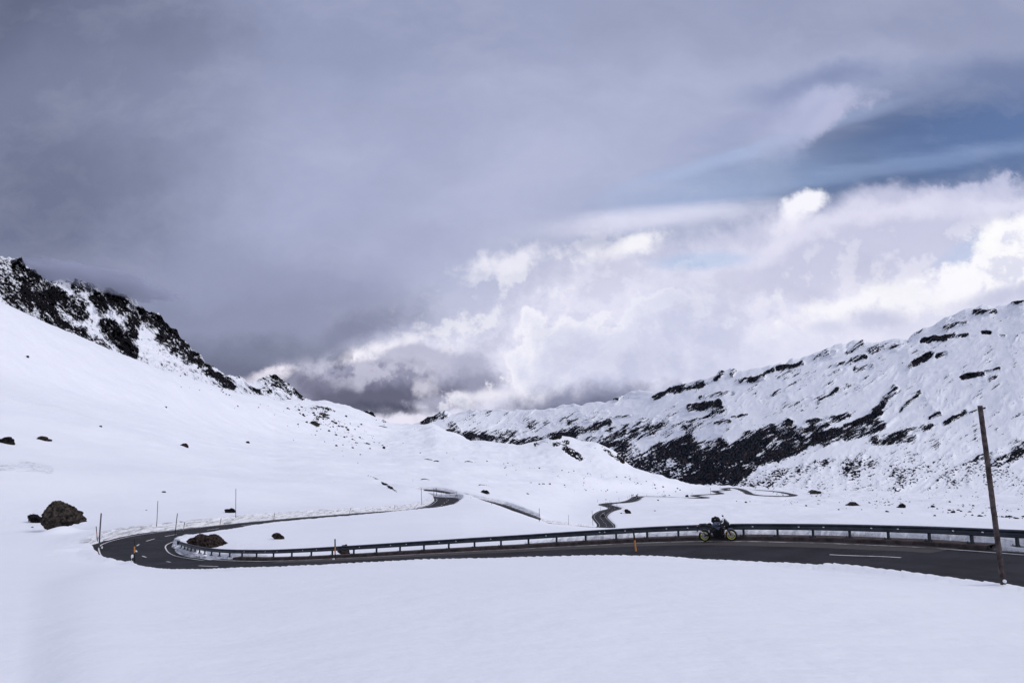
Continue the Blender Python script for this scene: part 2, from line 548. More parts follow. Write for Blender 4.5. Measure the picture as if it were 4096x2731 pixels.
class MB:
    """collects shapes into one mesh"""

    def __init__(s):
        s.bm = bmesh.new()

    def box(s, c, size, rot=None, taper=1.0):
        r = bmesh.ops.create_cube(s.bm, size=1.0)
        M = (rot.to_4x4() if rot is not None else Matrix())
        for v in r['verts']:
            k = taper if v.co.z > 0 else 1.0
            v.co = Vector((v.co.x * size[0] * k, v.co.y * size[1] * k, v.co.z * size[2]))
            v.co = M @ v.co + Vector(c)
        return s

    def tube(s, p0, p1, r0, r1=None, seg=10, cap=True):
        r1 = r0 if r1 is None else r1
        p0, p1 = Vector(p0), Vector(p1)
        d = p1 - p0
        q = d.to_track_quat('Z', 'Y')
        M = Matrix.Translation((p0 + p1) / 2) @ q.to_matrix().to_4x4()
        bmesh.ops.create_cone(s.bm, cap_ends=cap, segments=seg, radius1=r0, radius2=r1, depth=d.length, matrix=M)
        return s

    def path(s, pts, r, seg=8):
        for a, b in zip(pts[:-1], pts[1:]):
            s.tube(a, b, r, r, seg)
        return s

    def torus(s, c, Rr, r, axis='Y', a=36, b=10, sq=1.0):
        vs = []
        for i in range(a):
            t = 2 * math.pi * i / a
            row = []
            for j in range(b):
                p = 2 * math.pi * j / b
                rr = Rr + r * math.cos(p)
                row.append(s.bm.verts.new((c[0] + rr * math.cos(t), c[1] + r * sq * math.sin(p), c[2] + rr * math.sin(t))))
            vs.append(row)
        for i in range(a):
            for j in range(b):
                s.bm.faces.new((vs[i][j], vs[i][(j + 1) % b], vs[(i + 1) % a][(j + 1) % b], vs[(i + 1) % a][j]))
        return s

    def prism(s, pts, y0, y1, bevel=0.0):
        """outline in x,z extruded in y"""
        a = [s.bm.verts.new((p[0], y0, p[1])) for p in pts]
        b = [s.bm.verts.new((p[0], y1, p[1])) for p in pts]
        n = len(pts)
        fs = [s.bm.faces.new(a), s.bm.faces.new(b[::-1])]
        for i in range(n):
            fs.append(s.bm.faces.new((a[i], b[i], b[(i + 1) % n], a[(i + 1) % n])))
        if bevel:
            es = list({e for f in fs[:2] for e in f.edges})
            bmesh.ops.bevel(s.bm, geom=es, offset=bevel, segments=2, affect='EDGES', profile=0.5)
        return s

    def ball(s, c, size, sub=2):
        r = bmesh.ops.create_icosphere(s.bm, subdivisions=sub, radius=1.0)
        for v in r['verts']:
            v.co = Vector((v.co.x * size[0] + c[0], v.co.y * size[1] + c[1], v.co.z * size[2] + c[2]))
        return s

    def build(s, name, m, parent=None, smooth=False, loc=None):
        bmesh.ops.recalc_face_normals(s.bm, faces=s.bm.faces)
        me = bpy.data.meshes.new(name)
        s.bm.to_mesh(me)
        s.bm.free()
        me.materials.append(m)
        if smooth:
            me.polygons.foreach_set('use_smooth', [True] * len(me.polygons))
        o = bpy.data.objects.new(name, me)
        if loc is not None:
            o.location = loc
        return link(o, parent)


def copy_tree(o, parent=None):
    c = o.copy()
    sc.collection.objects.link(c)
    c.parent = parent
    for ch in o.children:
        copy_tree(ch, c)
    return c


# ------------------------------------------------------------------ the road line
# rail foot seen in the photo: X, Y, distance
RAIL = [(8500, 2330, 15.0), (6500, 2280, 19.0), (5200, 2245, 22.6), (4500, 2210, 26.5), (4071, 2185, 30.3), (3889, 2173, 32.3),
        (3719, 2163, 34.3), (3554, 2156, 36.0), (3400, 2150, 37.6), (3253, 2146, 39.0), (3111, 2143.5, 40.3), (2975, 2142, 41.5),
        (2840, 2143.5, 43.0), (2714, 2146.5, 44.3), (2589, 2151, 45.6), (2465, 2157, 46.8), (2343, 2163.5, 48.0), (2226, 2170, 49.1),
        (2114, 2176.5, 50.1), (2004, 2182.5, 51.2), (1898, 2188, 52.2), (1795, 2194, 53.2), (1695, 2199.5, 54.2), (1600, 2205, 55.2),
        (1506, 2210.5, 56.2), (1415, 2215.5, 57.3), (1329, 2220, 58.5), (1245, 2224, 60.0), (1167, 2227, 61.6), (1094, 2229, 63.0),
        (1026, 2229, 64.5), (968, 2228, 65.8), (919, 2226.5, 67.0), (878, 2223.5, 68.6), (845, 2220, 70.2), (819, 2216, 71.6),
        (798, 2211.5, 73.0), (780, 2207, 74.3), (764, 2203, 75.6), (751, 2199, 76.9), (738, 2195, 78.3), (726, 2191, 79.7), (714, 2187, 81.2)]
rail_pts = [Vector(un(*p)) for p in RAIL]


def resample(P, step):
    P = np.array(P, dtype=float)
    # centripetal-ish catmull-rom through the points
    out = []
    n = len(P)
    for i in range(n - 1):
        p0 = P[max(i - 1, 0)]
        p1, p2 = P[i], P[i + 1]
        p3 = P[min(i + 2, n - 1)]
        L = np.linalg.norm((p2 - p1)[:3])
        m = max(2, int(L / step * 2))
        d01 = max(np.linalg.norm((p1 - p0)[:2]), 1e-3)
        d12 = max(np.linalg.norm((p2 - p1)[:2]), 1e-3)
        d23 = max(np.linalg.norm((p3 - p2)[:2]), 1e-3)
        m1 = (p2 - p1) if i == 0 else ((p1 - p0) / d01 * d12 + (p2 - p1)) / 2
        m2 = (p2 - p1) if i == n - 2 else ((p2 - p1) + (p3 - p2) / d23 * d12) / 2
        for j in range(m):
            t = j / m
            out.append((2 * t ** 3 - 3 * t ** 2 + 1) * p1 + (t ** 3 - 2 * t ** 2 + t) * m1 + (-2 * t ** 3 + 3 * t ** 2) * p2 + (t ** 3 - t ** 2) * m2)
    out.append(P[-1])
    out = np.array(out)
    s = np.concatenate([[0], np.cumsum(np.linalg.norm(np.diff(out[:, :2], axis=0), axis=1))])
    ss = np.arange(0, s[-1], step)
    return np.stack([np.interp(ss, s, out[:, c]) for c in range(out.shape[1])], axis=1)


# columns: x y z  halfL halfR trenchL trenchR bankL bankR reach   (L = left when driving towards the bend)
ctrl = []
for i, (p, q) in enumerate(zip(rail_pts, RAIL)):
    if i in (0,):
        t = rail_pts[1] - rail_pts[0]
    elif i == len(rail_pts) - 1:
        t = rail_pts[-1] - rail_pts[-2]
    else:
        t = rail_pts[i + 1] - rail_pts[i - 1]
    t.z = 0
    t.normalize()
    nl = Vector((-t.y, t.x, 0))                     # left of travel
    X = q[0]
    if X < 870:
        continue
    c = p + nl * 3.9
    bl = float(np.interp(X, [760, 1000, 1500, 1900, 2114, 2465, 2714, 2975, 3500, 4500], [0.42, 0.45, 0.6, 0.6, 0.52, 0.44, 0.38, 0.34, 0.26, 0.24]))
    br = float(np.interp(X, [760, 1000, 1100, 1950, 2250, 3700, 4200], [0.6, 0.45, 0.05, 0.05, 0.45, 0.5, 0.55]))
    sp = float(np.interp(X, [2000, 2465, 2714, 2975, 3500, 9000], [0, -0.02, -0.03, -0.045, -0.06, -0.06]))
    ctrl.append((c.x, c.y, p.z - 0.2 + 3.9 * sp, 3.1, 3.1, 2.75, 4.35, bl, br, 14, sp))


def C(X, Y, D, hl=3.2, hr=3.2, tl=None, tr=None, bl=1.1, br=0.5, reach=14, sup=0.0):
    x, y, z = un(X, Y, D)
    ctrl.append((x, y, z, hl, hr, tl if tl is not None else hl + 0.9, tr if tr is not None else hr + 0.5, bl, br, reach, sup))


C(673, 2246, 71.2, 3.3, 2.7, 3.1, 4.3, 0.42, 0.6, 12, 0.03)
C(615, 2236, 74.0, 3.6, 2.8, 3.5, 4.3, 0.42, 0.8, 12, 0.05)
C(573, 2224, 76.9, 3.7, 3.0, 3.8, 4.3, 0.42, 0.95, 12, 0.06)
C(545, 2203, 82.1, 3.7, 3.2, 4.1, 4.3, 0.5, 1.0, 12, 0.06)
C(552, 2179, 87.9, 4.0, 3.2, 4.8, 3.9, 0.8, 1.0, 12, 0.06)
C(607, 2157, 94.2, 3.8, 3.2, 4.6, 3.8, 1.0, 0.8, 12, 0.06)
C(685, 2140, 99.8, 3.6, 3.2, 4.5, 3.7, 1.0, 0.55, 14, 0.05)
C(815, 2121, 108, 3.4, 3.2, 4.3, 3.7, 1.0, 0.5, 14, 0.03)
C(1000, 2097, 120, 3.2, 3.2, 4.1, 3.7, 1.15, 0.45)
C(1200, 2077, 135, bl=1.2, br=0.45)
C(1403, 2060, 153, bl=1.2, br=0.45, reach=16)
C(1560, 2047, 175, bl=1.2, br=0.6, reach=16)
C(1700, 2035, 208, bl=1.3, br=0.7, reach=16)
C(1762, 2021, 231, 3.6, 3.6, bl=1.5, br=0.7)
C(1783, 2008, 248, 3.8, 3.8, bl=1.6, br=0.8)
C(1793, 1998, 262, 4.2, 4.2, bl=1.6, br=1.5)
C(1780, 1991.5, 272, 4.0, 4.0, bl=1.6, br=1.6)
C(1740, 1989, 279, bl=3.0, br=1.2, reach=6)
C(1665, 1983, 290, bl=4.5, br=1.2, reach=7)
C(1625, 1973, 304, bl=4.5, br=1.0, reach=7)
C(1640, 1963, 318, bl=3.0, br=1.0, reach=5)
C(1694, 1959, 327, 3.6, 3.6, bl=1.2, br=0.6)
C(1737, 1964, 322, 4.0, 4.0, bl=1.2, br=0.5)
C(1785, 1972, 315, bl=1.0, br=0.8)
C(1880, 1993, 305, bl=1.0, br=0.8)
C(1985, 2019, 297, bl=1.2, br=0.35)
C(2080, 2054, 284, 3.4, 3.4, bl=1.4, br=0.12)
C(2160, 2083, 277, 3.5, 3.5, bl=1.3, br=0.06)
C(2270, 2099, 286, 3.6, 3.6, bl=1.2, br=0.05)
C(2370, 2107, 300, 3.6, 3.6, bl=0.9, br=0.05)
C(2418, 2109, 313, 3.2, 3.4, bl=0.5, br=0.2)
C(2425, 2099, 331, 3.2, 3.2, bl=0.3, br=0.2)
C(2411, 2082, 358, bl=0.4, br=0.3, reach=18)
C(2400, 2064, 388, bl=0.5, br=0.3, reach=18)
C(2424, 2044, 418, bl=0.5, br=0.3, reach=18)
C(2455, 2035.5, 434, bl=0.4, br=0.4, reach=18)
C(2459, 2029.5, 447, bl=0.3, br=0.4, reach=18)
C(2436, 2023, 460, bl=0.3, br=0.4, reach=18)
C(2420, 2016.5, 475, bl=0.3, br=0.3, reach=18)
C(2440, 2012.5, 486, bl=0.4, br=0.2, reach=18)
C(2490, 2009, 500, bl=0.4, br=0.2, reach=20)
C(2522, 2003, 520, bl=0.3, br=0.2, reach=20)
C(2543, 1993, 556, bl=0.2, br=0.2, reach=20)
C(2551, 1986, 592, bl=0.2, br=0.1, reach=22)
for a in [(2575, 1984.5, 622), (2640, 1985.5, 650), (2700, 1987.5, 672), (2760, 1990.5, 688), (2800, 1990.5, 693), (2822, 1988.3, 704), (2795, 1985, 718),
          (2778, 1981.5, 738), (2800, 1978.5, 762), (2850, 1976, 795), (2882, 1973, 822), (2868, 1967, 856), (2860, 1963, 885), (2890, 1961, 902),
          (2912, 1959, 915), (2896, 1953.5, 955), (2925, 1950.5, 975), (2965, 1957, 912), (2985, 1966, 850), (3012, 1977, 790),
          (3060, 1981.5, 765), (3130, 1983.5, 758), (3174, 1980, 790), (3150, 1972.5, 845), (3110, 1965.5, 900), (3060, 1961, 935), (3000, 1957.5, 968), (2955, 1953, 1000)]:
    C(*a, hl=3.4, hr=3.4, bl=-0.15, br=-0.15, reach=28)

road = resample(ctrl, 0.6)
RS = np.arange(len(road)) * 0.6
tan = np.gradient(road[:, :2], axis=0)
tan /= np.linalg.norm(tan, axis=1)[:, None] + 1e-9
for _ in range(3):
    tan[1:-1] = (tan[:-2] + 2 * tan[1:-1] + tan[2:]) / 4
tan /= np.linalg.norm(tan, axis=1)[:, None] + 1e-9
NL = np.stack([-tan[:, 1], tan[:, 0]], axis=1)      # left


# ------------------------------------------------------------------ ground shape
def pchip_cols(xk, yk, xq):
    """xk,yk: (layers, cols); xq (rows) -> (rows, cols) monotone cubic"""
    nl, nc = xk.shape
    h = np.diff(xk, axis=0)
    h = np.maximum(h, 1e-4)
    dl = np.diff(yk, axis=0) / h
    m = np.zeros_like(yk)
    m[0], m[-1] = dl[0], dl[-1]
    w1 = 2 * h[1:] + h[:-1]
    w2 = h[1:] + 2 * h[:-1]
    same = dl[:-1] * dl[1:] > 0
    with np.errstate(divide='ignore', invalid='ignore'):
        hm = (w1 + w2) / (w1 / dl[:-1] + w2 / dl[1:])
    m[1:-1] = np.where(same, hm, 0)
    out = np.zeros((len(xq), nc))
    Q = np.broadcast_to(xq[:, None], out.shape)
    for i in range(nl - 1):
        sel = (Q >= xk[i]) if i else np.ones(out.shape, bool)
        t = np.clip((Q - xk[i]) / h[i], 0, 1)
        v = ((2 * t ** 3 - 3 * t ** 2 + 1) * yk[i] + (t ** 3 - 2 * t ** 2 + t) * h[i] * m[i]
             + (-2 * t ** 3 + 3 * t ** 2) * yk[i + 1] + (t ** 3 - t ** 2) * h[i] * m[i + 1])
        out = np.where(sel, v, out)
    return out


def layer_cols(layers, u, smooth=3):
    LD, LZ = [], []
    sm_ = smooth if isinstance(smooth, list) else [smooth] * len(layers)
    for L, smooth in zip(layers, sm_):
        pts = np.array([un(*p) for p in L])
        uu = pts[:, 0] / pts[:, 1]
        o = np.argsort(uu)
        ld = np.interp(u, uu[o], pts[o, 1])
        lz = np.interp(u, uu[o], pts[o, 2] / pts[o, 1]) * ld
        if smooth:
            kern = np.hanning(smooth * 2 + 3)[1:-1]
            kern /= kern.sum()
            pad = len(kern) // 2
            ld = np.convolve(np.pad(ld, pad, 'edge'), kern, 'valid')
            lz = np.convolve(np.pad(lz, pad, 'edge'), kern, 'valid')
        LD.append(ld)
        LZ.append(lz)
    LD = np.array(LD)
    for i in range(1, len(LD)):
        LD[i] = np.maximum(LD[i], LD[i - 1] * 1.01 + 0.2)
    return LD, np.array(LZ)


def zY(z, D):      # pixel row of height z at distance D
    return 1365.5 - F * (-D * SP + z * CP) / (D * CP + z * SP)


LIP = [(-9000, 60, -11), (-1500, 72, -12.5), (-600, 78, -13.0), (0, 79, -13.2), (250, 79, -13.2), (383, 79.5, -13.25), (412, 74.1, -12.95), (533, 67.6, -12.65), (571, 62.1, -11.8), (716, 58.6, -11.3),
       (870, 55.6, -10.7), (1227, 49.9, -9.28), (1768, 44.9, -8.0), (2243, 40.7, -7.05), (2472, 38.6, -6.68), (2800, 36.0, -6.33), (3200, 31.5, -5.86), (3626, 27.2, -5.45), (3826, 25.8, -5.38), (4261, 22.2, -4.98), (5000, 18, -4.35), (9000, 10, -3.1)]
FR = [(-9000, 60, .170), (-1500, 72, .169), (-600, 76, .168), (0, 78, .1680), (250, 77, .1705), (400, 74.5, .176), (533, 68, .183), (700, 60, .189), (870, 55.6, .191), (1227, 49.9, .186), (1768, 44.9, .178), (2243, 40.7, .174),
      (2600, 37.6, .174), (2900, 34.8, .179), (3200, 31.5, .186), (3626, 27.2, .200), (3950, 24.7, .213), (4261, 22.2, .224), (5000, 18, .240), (9000, 10, .28)]
L = []
L.append([(X, zY(-1.72, 1.0), 1.0) for X, d, z in LIP])
for f_, hump in ((0.12, 0.10), (0.25, 0.16), (0.38, 0.16), (0.5, 0.12), (0.62, 0.08), (0.74, 0.03), (0.87, 0.0)):
    L.append([(X, zY(-1.72 + (-k_ * d + 1.72) * f_ + hump, d * f_ + 0.8), d * f_ + 0.8) for X, d, k_ in FR])
L.append([(X, zY(z, d), d) for X, d, z in LIP])
# behind the near road
L.append([(-9000, 2150, 75), (-600, 2150, 95), (0, 2140, 95), (400, 2150, 93), (620, 2165, 90), (720, 2177, 83), (850, 2195, 75), (1026, 2215, 68), (1329, 2212, 61.5), (1600, 2198, 58), (1898, 2180, 55),
          (2114, 2170, 53), (2465, 2150, 49.5), (2840, 2135, 46), (3253, 2136, 42), (3719, 2153, 37), (4071, 2175, 33.5), (5200, 2235, 26), (9000, 2330, 17)])
L.append([(-9000, 2130, 84), (-600, 2135, 99), (0, 2134, 98.5), (400, 2140, 97), (600, 2152, 94), (700, 2150, 93), (884, 2135, 96), (1080, 2120, 104), (1403, 2095, 118), (1700, 2072, 140), (1850, 2066, 150), (2000, 2084, 150),
          (2200, 2112, 145), (2440, 2126, 140), (2600, 2129, 130), (3000, 2130, 110), (3500, 2133, 100), (4096, 2147, 80), (5200, 2182, 60), (9000, 2240, 38)])
# crest of the snow inside the bend and on to the right
L.append([(-9000, 2120, 90), (-600, 2125, 104), (0, 2125, 103), (400, 2130, 102), (600, 2145, 98), (700, 2136, 100), (884, 2106, 111), (1080, 2082, 123), (1403, 2055, 149), (1576, 2036.5, 172), (1679, 2032, 202),
          (1759, 2020, 225), (1824, 2007, 242), (1846, 1990, 250), (1968, 2019, 246), (2080, 2058, 240), (2155, 2098, 236), (2268, 2118, 236),
          (2361, 2126, 236), (2440, 2128, 236), (2600, 2124, 200), (3000, 2126, 160), (3500, 2128, 150), (4096, 2138, 120), (5200, 2160, 90), (9000, 2200, 60)])
# behind it
L.append([(-9000, 2090, 105), (-600, 2085, 118), (0, 2085, 115), (400, 2105, 112), (537, 2108, 110), (820, 2076, 122), (1050, 2066, 134), (1403, 2038, 170), (1577, 2022, 194), (1700, 2012, 225),
          (1759, 2008, 240), (1843, 2012, 264), (1968, 2040, 268), (2080, 2075, 260), (2155, 2100, 258), (2300, 2122, 266), (2440, 2120, 290), (2600, 2112, 290),
          (3000, 2112, 260), (3500, 2112, 240), (4096, 2118, 190), (5200, 2130, 140), (9000, 2150, 100)])
# spur left of the second bend
L.append([(-9000, 2000, 130), (0, 2000, 135), (820, 2005, 165), (1100, 2000, 195), (1400, 1985, 230), (1577, 1955, 250), (1640, 1938, 256), (1694, 1950.5, 260), (1737, 1973.5, 262), (1756, 1987, 263),
          (1775, 2001, 268), (1843, 1995, 292), (1968, 2012, 312), (2080, 2040, 302), (2157, 2062, 296), (2300, 2085, 310), (2440, 2095, 338), (2600, 2085, 350),
          (3000, 2080, 330), (4096, 2090, 240), (9000, 2100, 140)])
L.append([(-9000, 1750, 190), (0, 1800, 200), (645, 1865, 245), (1100, 1905, 300), (1400, 1915, 335), (1577, 1925, 345), (1694, 1942, 345), (1743, 1949, 344), (1800, 1950, 345), (1900, 1970, 348),
          (2100, 2000, 370), (2300, 2020, 410), (2400, 2025, 440), (2600, 2030, 450), (2900, 2035, 440), (3300, 2040, 420), (4096, 2060, 320), (9000, 2080, 180)])
L.append([(-9000, 1300, 330), (0, 1500, 330), (645, 1660, 430), (1100, 1760, 600), (1500, 1800, 720), (1743, 1830, 640), (2000, 1860, 660), (2234, 1860, 700), (2440, 1925, 680), (2600, 1965, 680), (2889, 1976, 780),
          (3100, 1983, 770), (3300, 2005, 620), (4096, 2025, 460), (9000, 2040, 260)])
SKYA = [(-9000, 800, 450), (-700, 1000, 430), (0, 1214, 450), (187, 1298, 480), (468, 1415, 540), (585, 1459, 570), (645, 1487, 590), (702, 1494, 620), (795, 1529, 670), (889, 1557, 730), (1100, 1602, 880),
        (1234, 1606, 1000), (1304, 1608, 1050), (1374, 1624, 1100), (1440, 1643, 1150), (1538, 1687, 1180), (1608, 1700, 1200), (1683, 1700, 1200), (1730, 1694, 1150), (1757, 1706, 1100),
        (1795, 1727, 1050), (1842, 1746, 1000), (1889, 1762, 960), (1926, 1758, 940), (2029, 1774, 920), (2057, 1781, 900), (2140, 1773, 900), (2196, 1751, 900), (2234, 1742, 900), (2280, 1746, 895), (2337, 1766, 880),
        (2383, 1768, 870), (2421, 1787, 865), (2468, 1810, 860), (2496, 1848, 850), (2538, 1871, 850), (2599, 1897, 855), (2678, 1915, 900), (2795, 1937, 980), (2865, 1941, 1030), (2889, 1944, 1050),
        (3100, 1950, 1060), (3300, 1962, 960), (3700, 1975, 860), (4096, 1985, 760), (9000, 1995, 500)]
L.append(SKYA)
L.append([(X, Y + (90 if X < 2850 else 20), D * 1.13) for X, Y, D in SKYA])
L.append([(X, Y + (300 if X < 2850 else 60), D * 1.4) for X, Y, D in SKYA])

u_in = np.arange(-0.86, 0.86, 0.0018)
u_out = 0.86 + np.cumsum(np.geomspace(0.004, 0.9, 34))
UC = np.concatenate([-u_out[::-1], u_in, u_out])
rows = [1.0]
while rows[-1] < 1350:
    y = rows[-1]
    if y < 18:
        st = 0.06 + y * 0.02
    elif y < 130:
        st = 0.24
    elif y < 300:
        st = 0.42
    elif y < 500:
        st = 0.9
    else:
        st = 3.0
    rows.append(y + st)
YR = np.array(rows)
LD, LZ = layer_cols(L, UC, [70] * 9 + [6, 6, 40] + [6] * (len(L) - 12))
HB = pchip_cols(np.log(LD), LZ, np.log(YR))
GX = UC[None, :] * YR[:, None]
GY = np.broadcast_to(YR[:, None], GX.shape)
amp = np.interp(YR, [1, 15, 60, 150, 300, 600, 1200], [0.0, 0.05, 0.16, 0.45, 1.1, 2.4, 4.0])[:, None]
scale = np.interp(YR, [1, 60, 300, 1200], [9, 18, 45, 110])
HB = HB + amp * fbm(GX / 26.0, GY / 30.0, 3) + np.interp(YR, [1, 40, 200, 600, 1200], [0.015, 0.03, 0.1, 0.5, 1.5])[:, None] * fbm(GX / 5.0 + 40, GY / 5.0, 3)

def mound(X, D, h, rx, ry):
    x_ = (X - 2048) / F * D
    global HB
    HB = HB + h * np.exp(-(((GX - x_) / rx) ** 2 + ((GY - D) / ry) ** 2))


mound(318, 96.0, 2.5, 2.0, 2.4)
mound(262, 95.0, 0.5, 2.4, 2.0)
mound(140, 96.5, 0.30, 3.0, 3.0)
mound(200, 99.5, -0.75, 1.5, 1.3)
mound(350, 92.0, 0.30, 6.0, 6.0)
for X_, D_, h_, rx_, ry_ in [(900, 30, 0.25, 9, 6), (2400, 22, 0.22, 7, 6), (3300, 17, 0.15, 4, 4), (1500, 38, 0.25, 7, 5), (200, 170, 1.8, 22, 18), (700, 200, 2.2, 26, 22), (1150, 240, 2.5, 24, 26), (450, 300, 3.5, 40, 26), (1300, 420, 4, 40, 40),
                             (3600, 330, 2.5, 40, 30), (3000, 420, 3.0, 50, 30), (2650, 700, 4, 50, 40), (1900, 560, 5, 50, 50), (1500, 128, 1.0, 14, 9)]:
    mound(X_, D_, h_, rx_, ry_)

# fit the snow to the road and cut the road out of it
nr, ncol = HB.shape
Zt = HB.copy()
DIRT = np.zeros_like(HB)
n_near = int(np.argmax(road[:, 1] > 79))
sel_r = np.concatenate([np.arange(0, n_near, 2), np.arange(n_near, len(road), 5)])
sel_w = np.where(sel_r < n_near, 0.4, 1.0)
rp = road[sel_r]
un_ = road[:n_near, 0] / road[:n_near, 1]
o_n = np.argsort(un_)
cand = np.zeros(HB.shape, bool)
cell = 8.0
occ = {}
keys = set()
for p in rp:
    cx, cy = int(p[0] // cell), int(p[1] // cell)
    for i in range(-7, 8):
        for j in range(-7, 8):
            keys.add((cx + i) * 100003 + (cy + j))
keys = np.array(sorted(keys))
gk = (np.floor(GX / cell).astype(np.int64) * 100003 + np.floor(GY / cell).astype(np.int64))
cand = np.isin(gk, keys)
ci = np.flatnonzero(cand)
cx_, cy_ = GX.ravel()[ci], GY.ravel()[ci]
base = HB.ravel()[ci]
res = np.empty_like(base)
nlr = NL[sel_r]
cam_side = cy_ < np.interp(cx_ / cy_, un_[o_n], road[:n_near, 1][o_n])
cam_w = sstep(un_.min() - 0.16, un_.min() + 0.03, cx_ / cy_) * cam_side
for a in range(0, len(ci), 20000):
    sl = slice(a, a + 20000)
    dx = cx_[sl, None] - rp[None, :, 0]
    dy_ = cy_[sl, None] - rp[None, :, 1]
    d2 = dx * dx + dy_ * dy_ + 4.0
    side = dx * nlr[None, :, 0] + dy_ * nlr[None, :, 1] > 0
    h = rp[None, :, 2] + np.where(side | (cam_side[sl, None] & (sel_r[None, :] < n_near)), rp[None, :, 7], rp[None, :, 8])
    q_ = cam_w[sl, None] * (sel_r[None, :] < n_near)
    r_far = ((~cam_side)[sl, None] * (sel_r[None, :] < n_near)) * (rp[None, :, 0] > -22)
    rch = np.where(r_far, 5.5, rp[None, :, 9]) * (1 - q_) + 3.0 * q_
    wgt = (rch ** 2 / (d2 + 10.0 * q_)) ** 2.2 * 0.35 * sel_w[None, :]
    wgt = wgt * (1 - sstep(30.0 ** 2, 54.0 ** 2, d2))
    res[sl] = ((wgt * h).sum(1) + base[sl]) / (wgt.sum(1) + 1.0)
Zt.ravel()[ci] = res
kd = kdtree.KDTree(len(road))
for i, p in enumerate(road):
    kd.insert((p[0], p[1], 0), i)
kd.balance()
near = np.zeros(len(ci), bool)
for a in range(0, len(ci), 20000):
    sl = slice(a, a + 20000)
    dx = cx_[sl, None] - rp[None, :, 0]
    dy_ = cy_[sl, None] - rp[None, :, 1]
    near[sl] = (dx * dx + dy_ * dy_).min(1) < 13.0 ** 2
ni = ci[near]
nx, ny = GX.ravel()[ni], GY.ravel()[ni]
idx = np.fromiter((kd.find((float(x), float(y), 0.0))[1] for x, y in zip(nx, ny)), dtype=np.int64, count=len(ni))
rd = road[idx]
lat = (nx - rd[:, 0]) * NL[idx, 0] + (ny - rd[:, 1]) * NL[idx, 1]
lon = (nx - rd[:, 0]) * tan[idx, 0] + (ny - rd[:, 1]) * tan[idx, 1]
dist = np.hypot(lat, lon)
lat = np.where(np.abs(lon) > 0.7, np.sign(lat) * dist, lat)
tr = np.where(lat > 0, rd[:, 5], rd[:, 6])
bank = np.where(lat > 0, rd[:, 7], rd[:, 8])
jag = 0.30 * fbm(nx / 2.2, ny / 2.2, 3) + 0.12 * fbm(nx / 0.5, ny / 0.5, 2)
e = np.abs(lat) - tr + jag * np.clip(bank + 0.3, 0.3, 1.0) * np.where((lat > 0) & (ny < 64), 0.12, 1.0)
gut = 0.12 + np.interp(ny, [100, 300, 600], [0, 0.1, 0.5])
lo = rd[:, 2] - gut + rd[:, 10] * lat
wall = np.interp(ny, [30, 200, 500], [0.38, 0.6, 2.0]) + np.where(lat > 0, 0.55 * (1 - sstep(58, 76, ny)), 0.0)
t = sstep(0, 1, e / wall)
snowz = Zt.ravel()[ni]
# keep the shoulder of the bank at its measured height close to the road
t2 = sstep(0.2, np.where((lat > 0) & (ny < 79), 2.2, np.where((lat < 0) & (ny < 62), 2.6, 6.0)), e)
crest = rd[:, 2] + bank + rd[:, 10] * np.clip(lat, -6, 6)
ds_ = np.interp(ny, [0, 130, 400], [1, 1, 0.6])
snowz = crest * (1 - t2) * ds_ + snowz * (1 - (1 - t2) * ds_)
snowz = snowz + np.where((lat > 0) & (ny < 64), 0.03, 0.10) * fbm(nx / 1.3 + 9, ny / 1.3, 3) * (1 - sstep(0.5, 7, e)) * (bank > 0.2)
newz = np.where(bank > 0, lo * (1 - t) + snowz * t, np.where(e < 0.6, np.minimum(snowz, lo), snowz))
Zt.ravel()[ni] = newz
dd = (sstep(-0.6, 0.05, e) * (1 - sstep(0.5, 1.7, e))) * np.clip(bank * 1.4 - 0.15, 0, 1.15)
# only the cut faces are grey with grit, not the lips on the camera's side of the near road
dd = dd * np.where((lat > 0) & (ny < 82) & (rd[:, 0] > -46), 0.15, 1.0)
dd = np.where((lat < 0) & (ny > 60) & (ny < 230) & (rd[:, 1] > 96), dd * 0.12, dd)
dd = np.where((np.abs(lat) < tr + 0.1), 1.25, dd)
DIRT.ravel()[ni] = dd


def ground_z(x, y):
    u = x / y
    iu = np.clip(np.searchsorted(UC, u) - 1, 0, len(UC) - 2)
    iy = np.clip(np.searchsorted(YR, y) - 1, 0, len(YR) - 2)
    fu = (u - UC[iu]) / (UC[iu + 1] - UC[iu])
    fy = (y - YR[iy]) / (YR[iy + 1] - YR[iy])
    return float((Zt[iy, iu] * (1 - fu) + Zt[iy, iu + 1] * fu) * (1 - fy) + (Zt[iy + 1, iu] * (1 - fu) + Zt[iy + 1, iu + 1] * fu) * fy)


def hit(X, Y, dmin=5.0):
    """first ground point seen at this pixel"""
    D = dmin
    prev = D
    while D < 1300:
        x, y, z = un(X, Y, D)
        if z < ground_z(x, y):
            lo_, hi_ = prev, D
            for _ in range(20):
                m_ = (lo_ + hi_) / 2
                x, y, z = un(X, Y, m_)
                if z < ground_z(x, y):
                    hi_ = m_
                else:
                    lo_ = m_
            x, y, z = un(X, Y, hi_)
            return Vector((x, y, ground_z(x, y)))
        prev = D
        D *= 1.004
    return None


def stroke_field(PX, PY, strokes, base):
    v = np.full(PX.shape, base, dtype=float) if np.isscalar(base) else base.copy()
    for (x1, y1, x2, y2, r, s) in strokes:
        dx, dy2 = x2 - x1, y2 - y1
        q = np.clip(((PX - x1) * dx + (PY - y1) * dy2) / (dx * dx + dy2 * dy2 + 1e-6), 0, 1)
        d = np.hypot(PX - x1 - q * dx, PY - y1 - q * dy2)
        v = np.maximum(v, base + (s - base) * (1 - sstep(0.35 * r, r, d)))
    return v


def remap(v):
    return np.where(v > 0.01, 0.17 + (v - 0.335) * 1.38, -1.0)


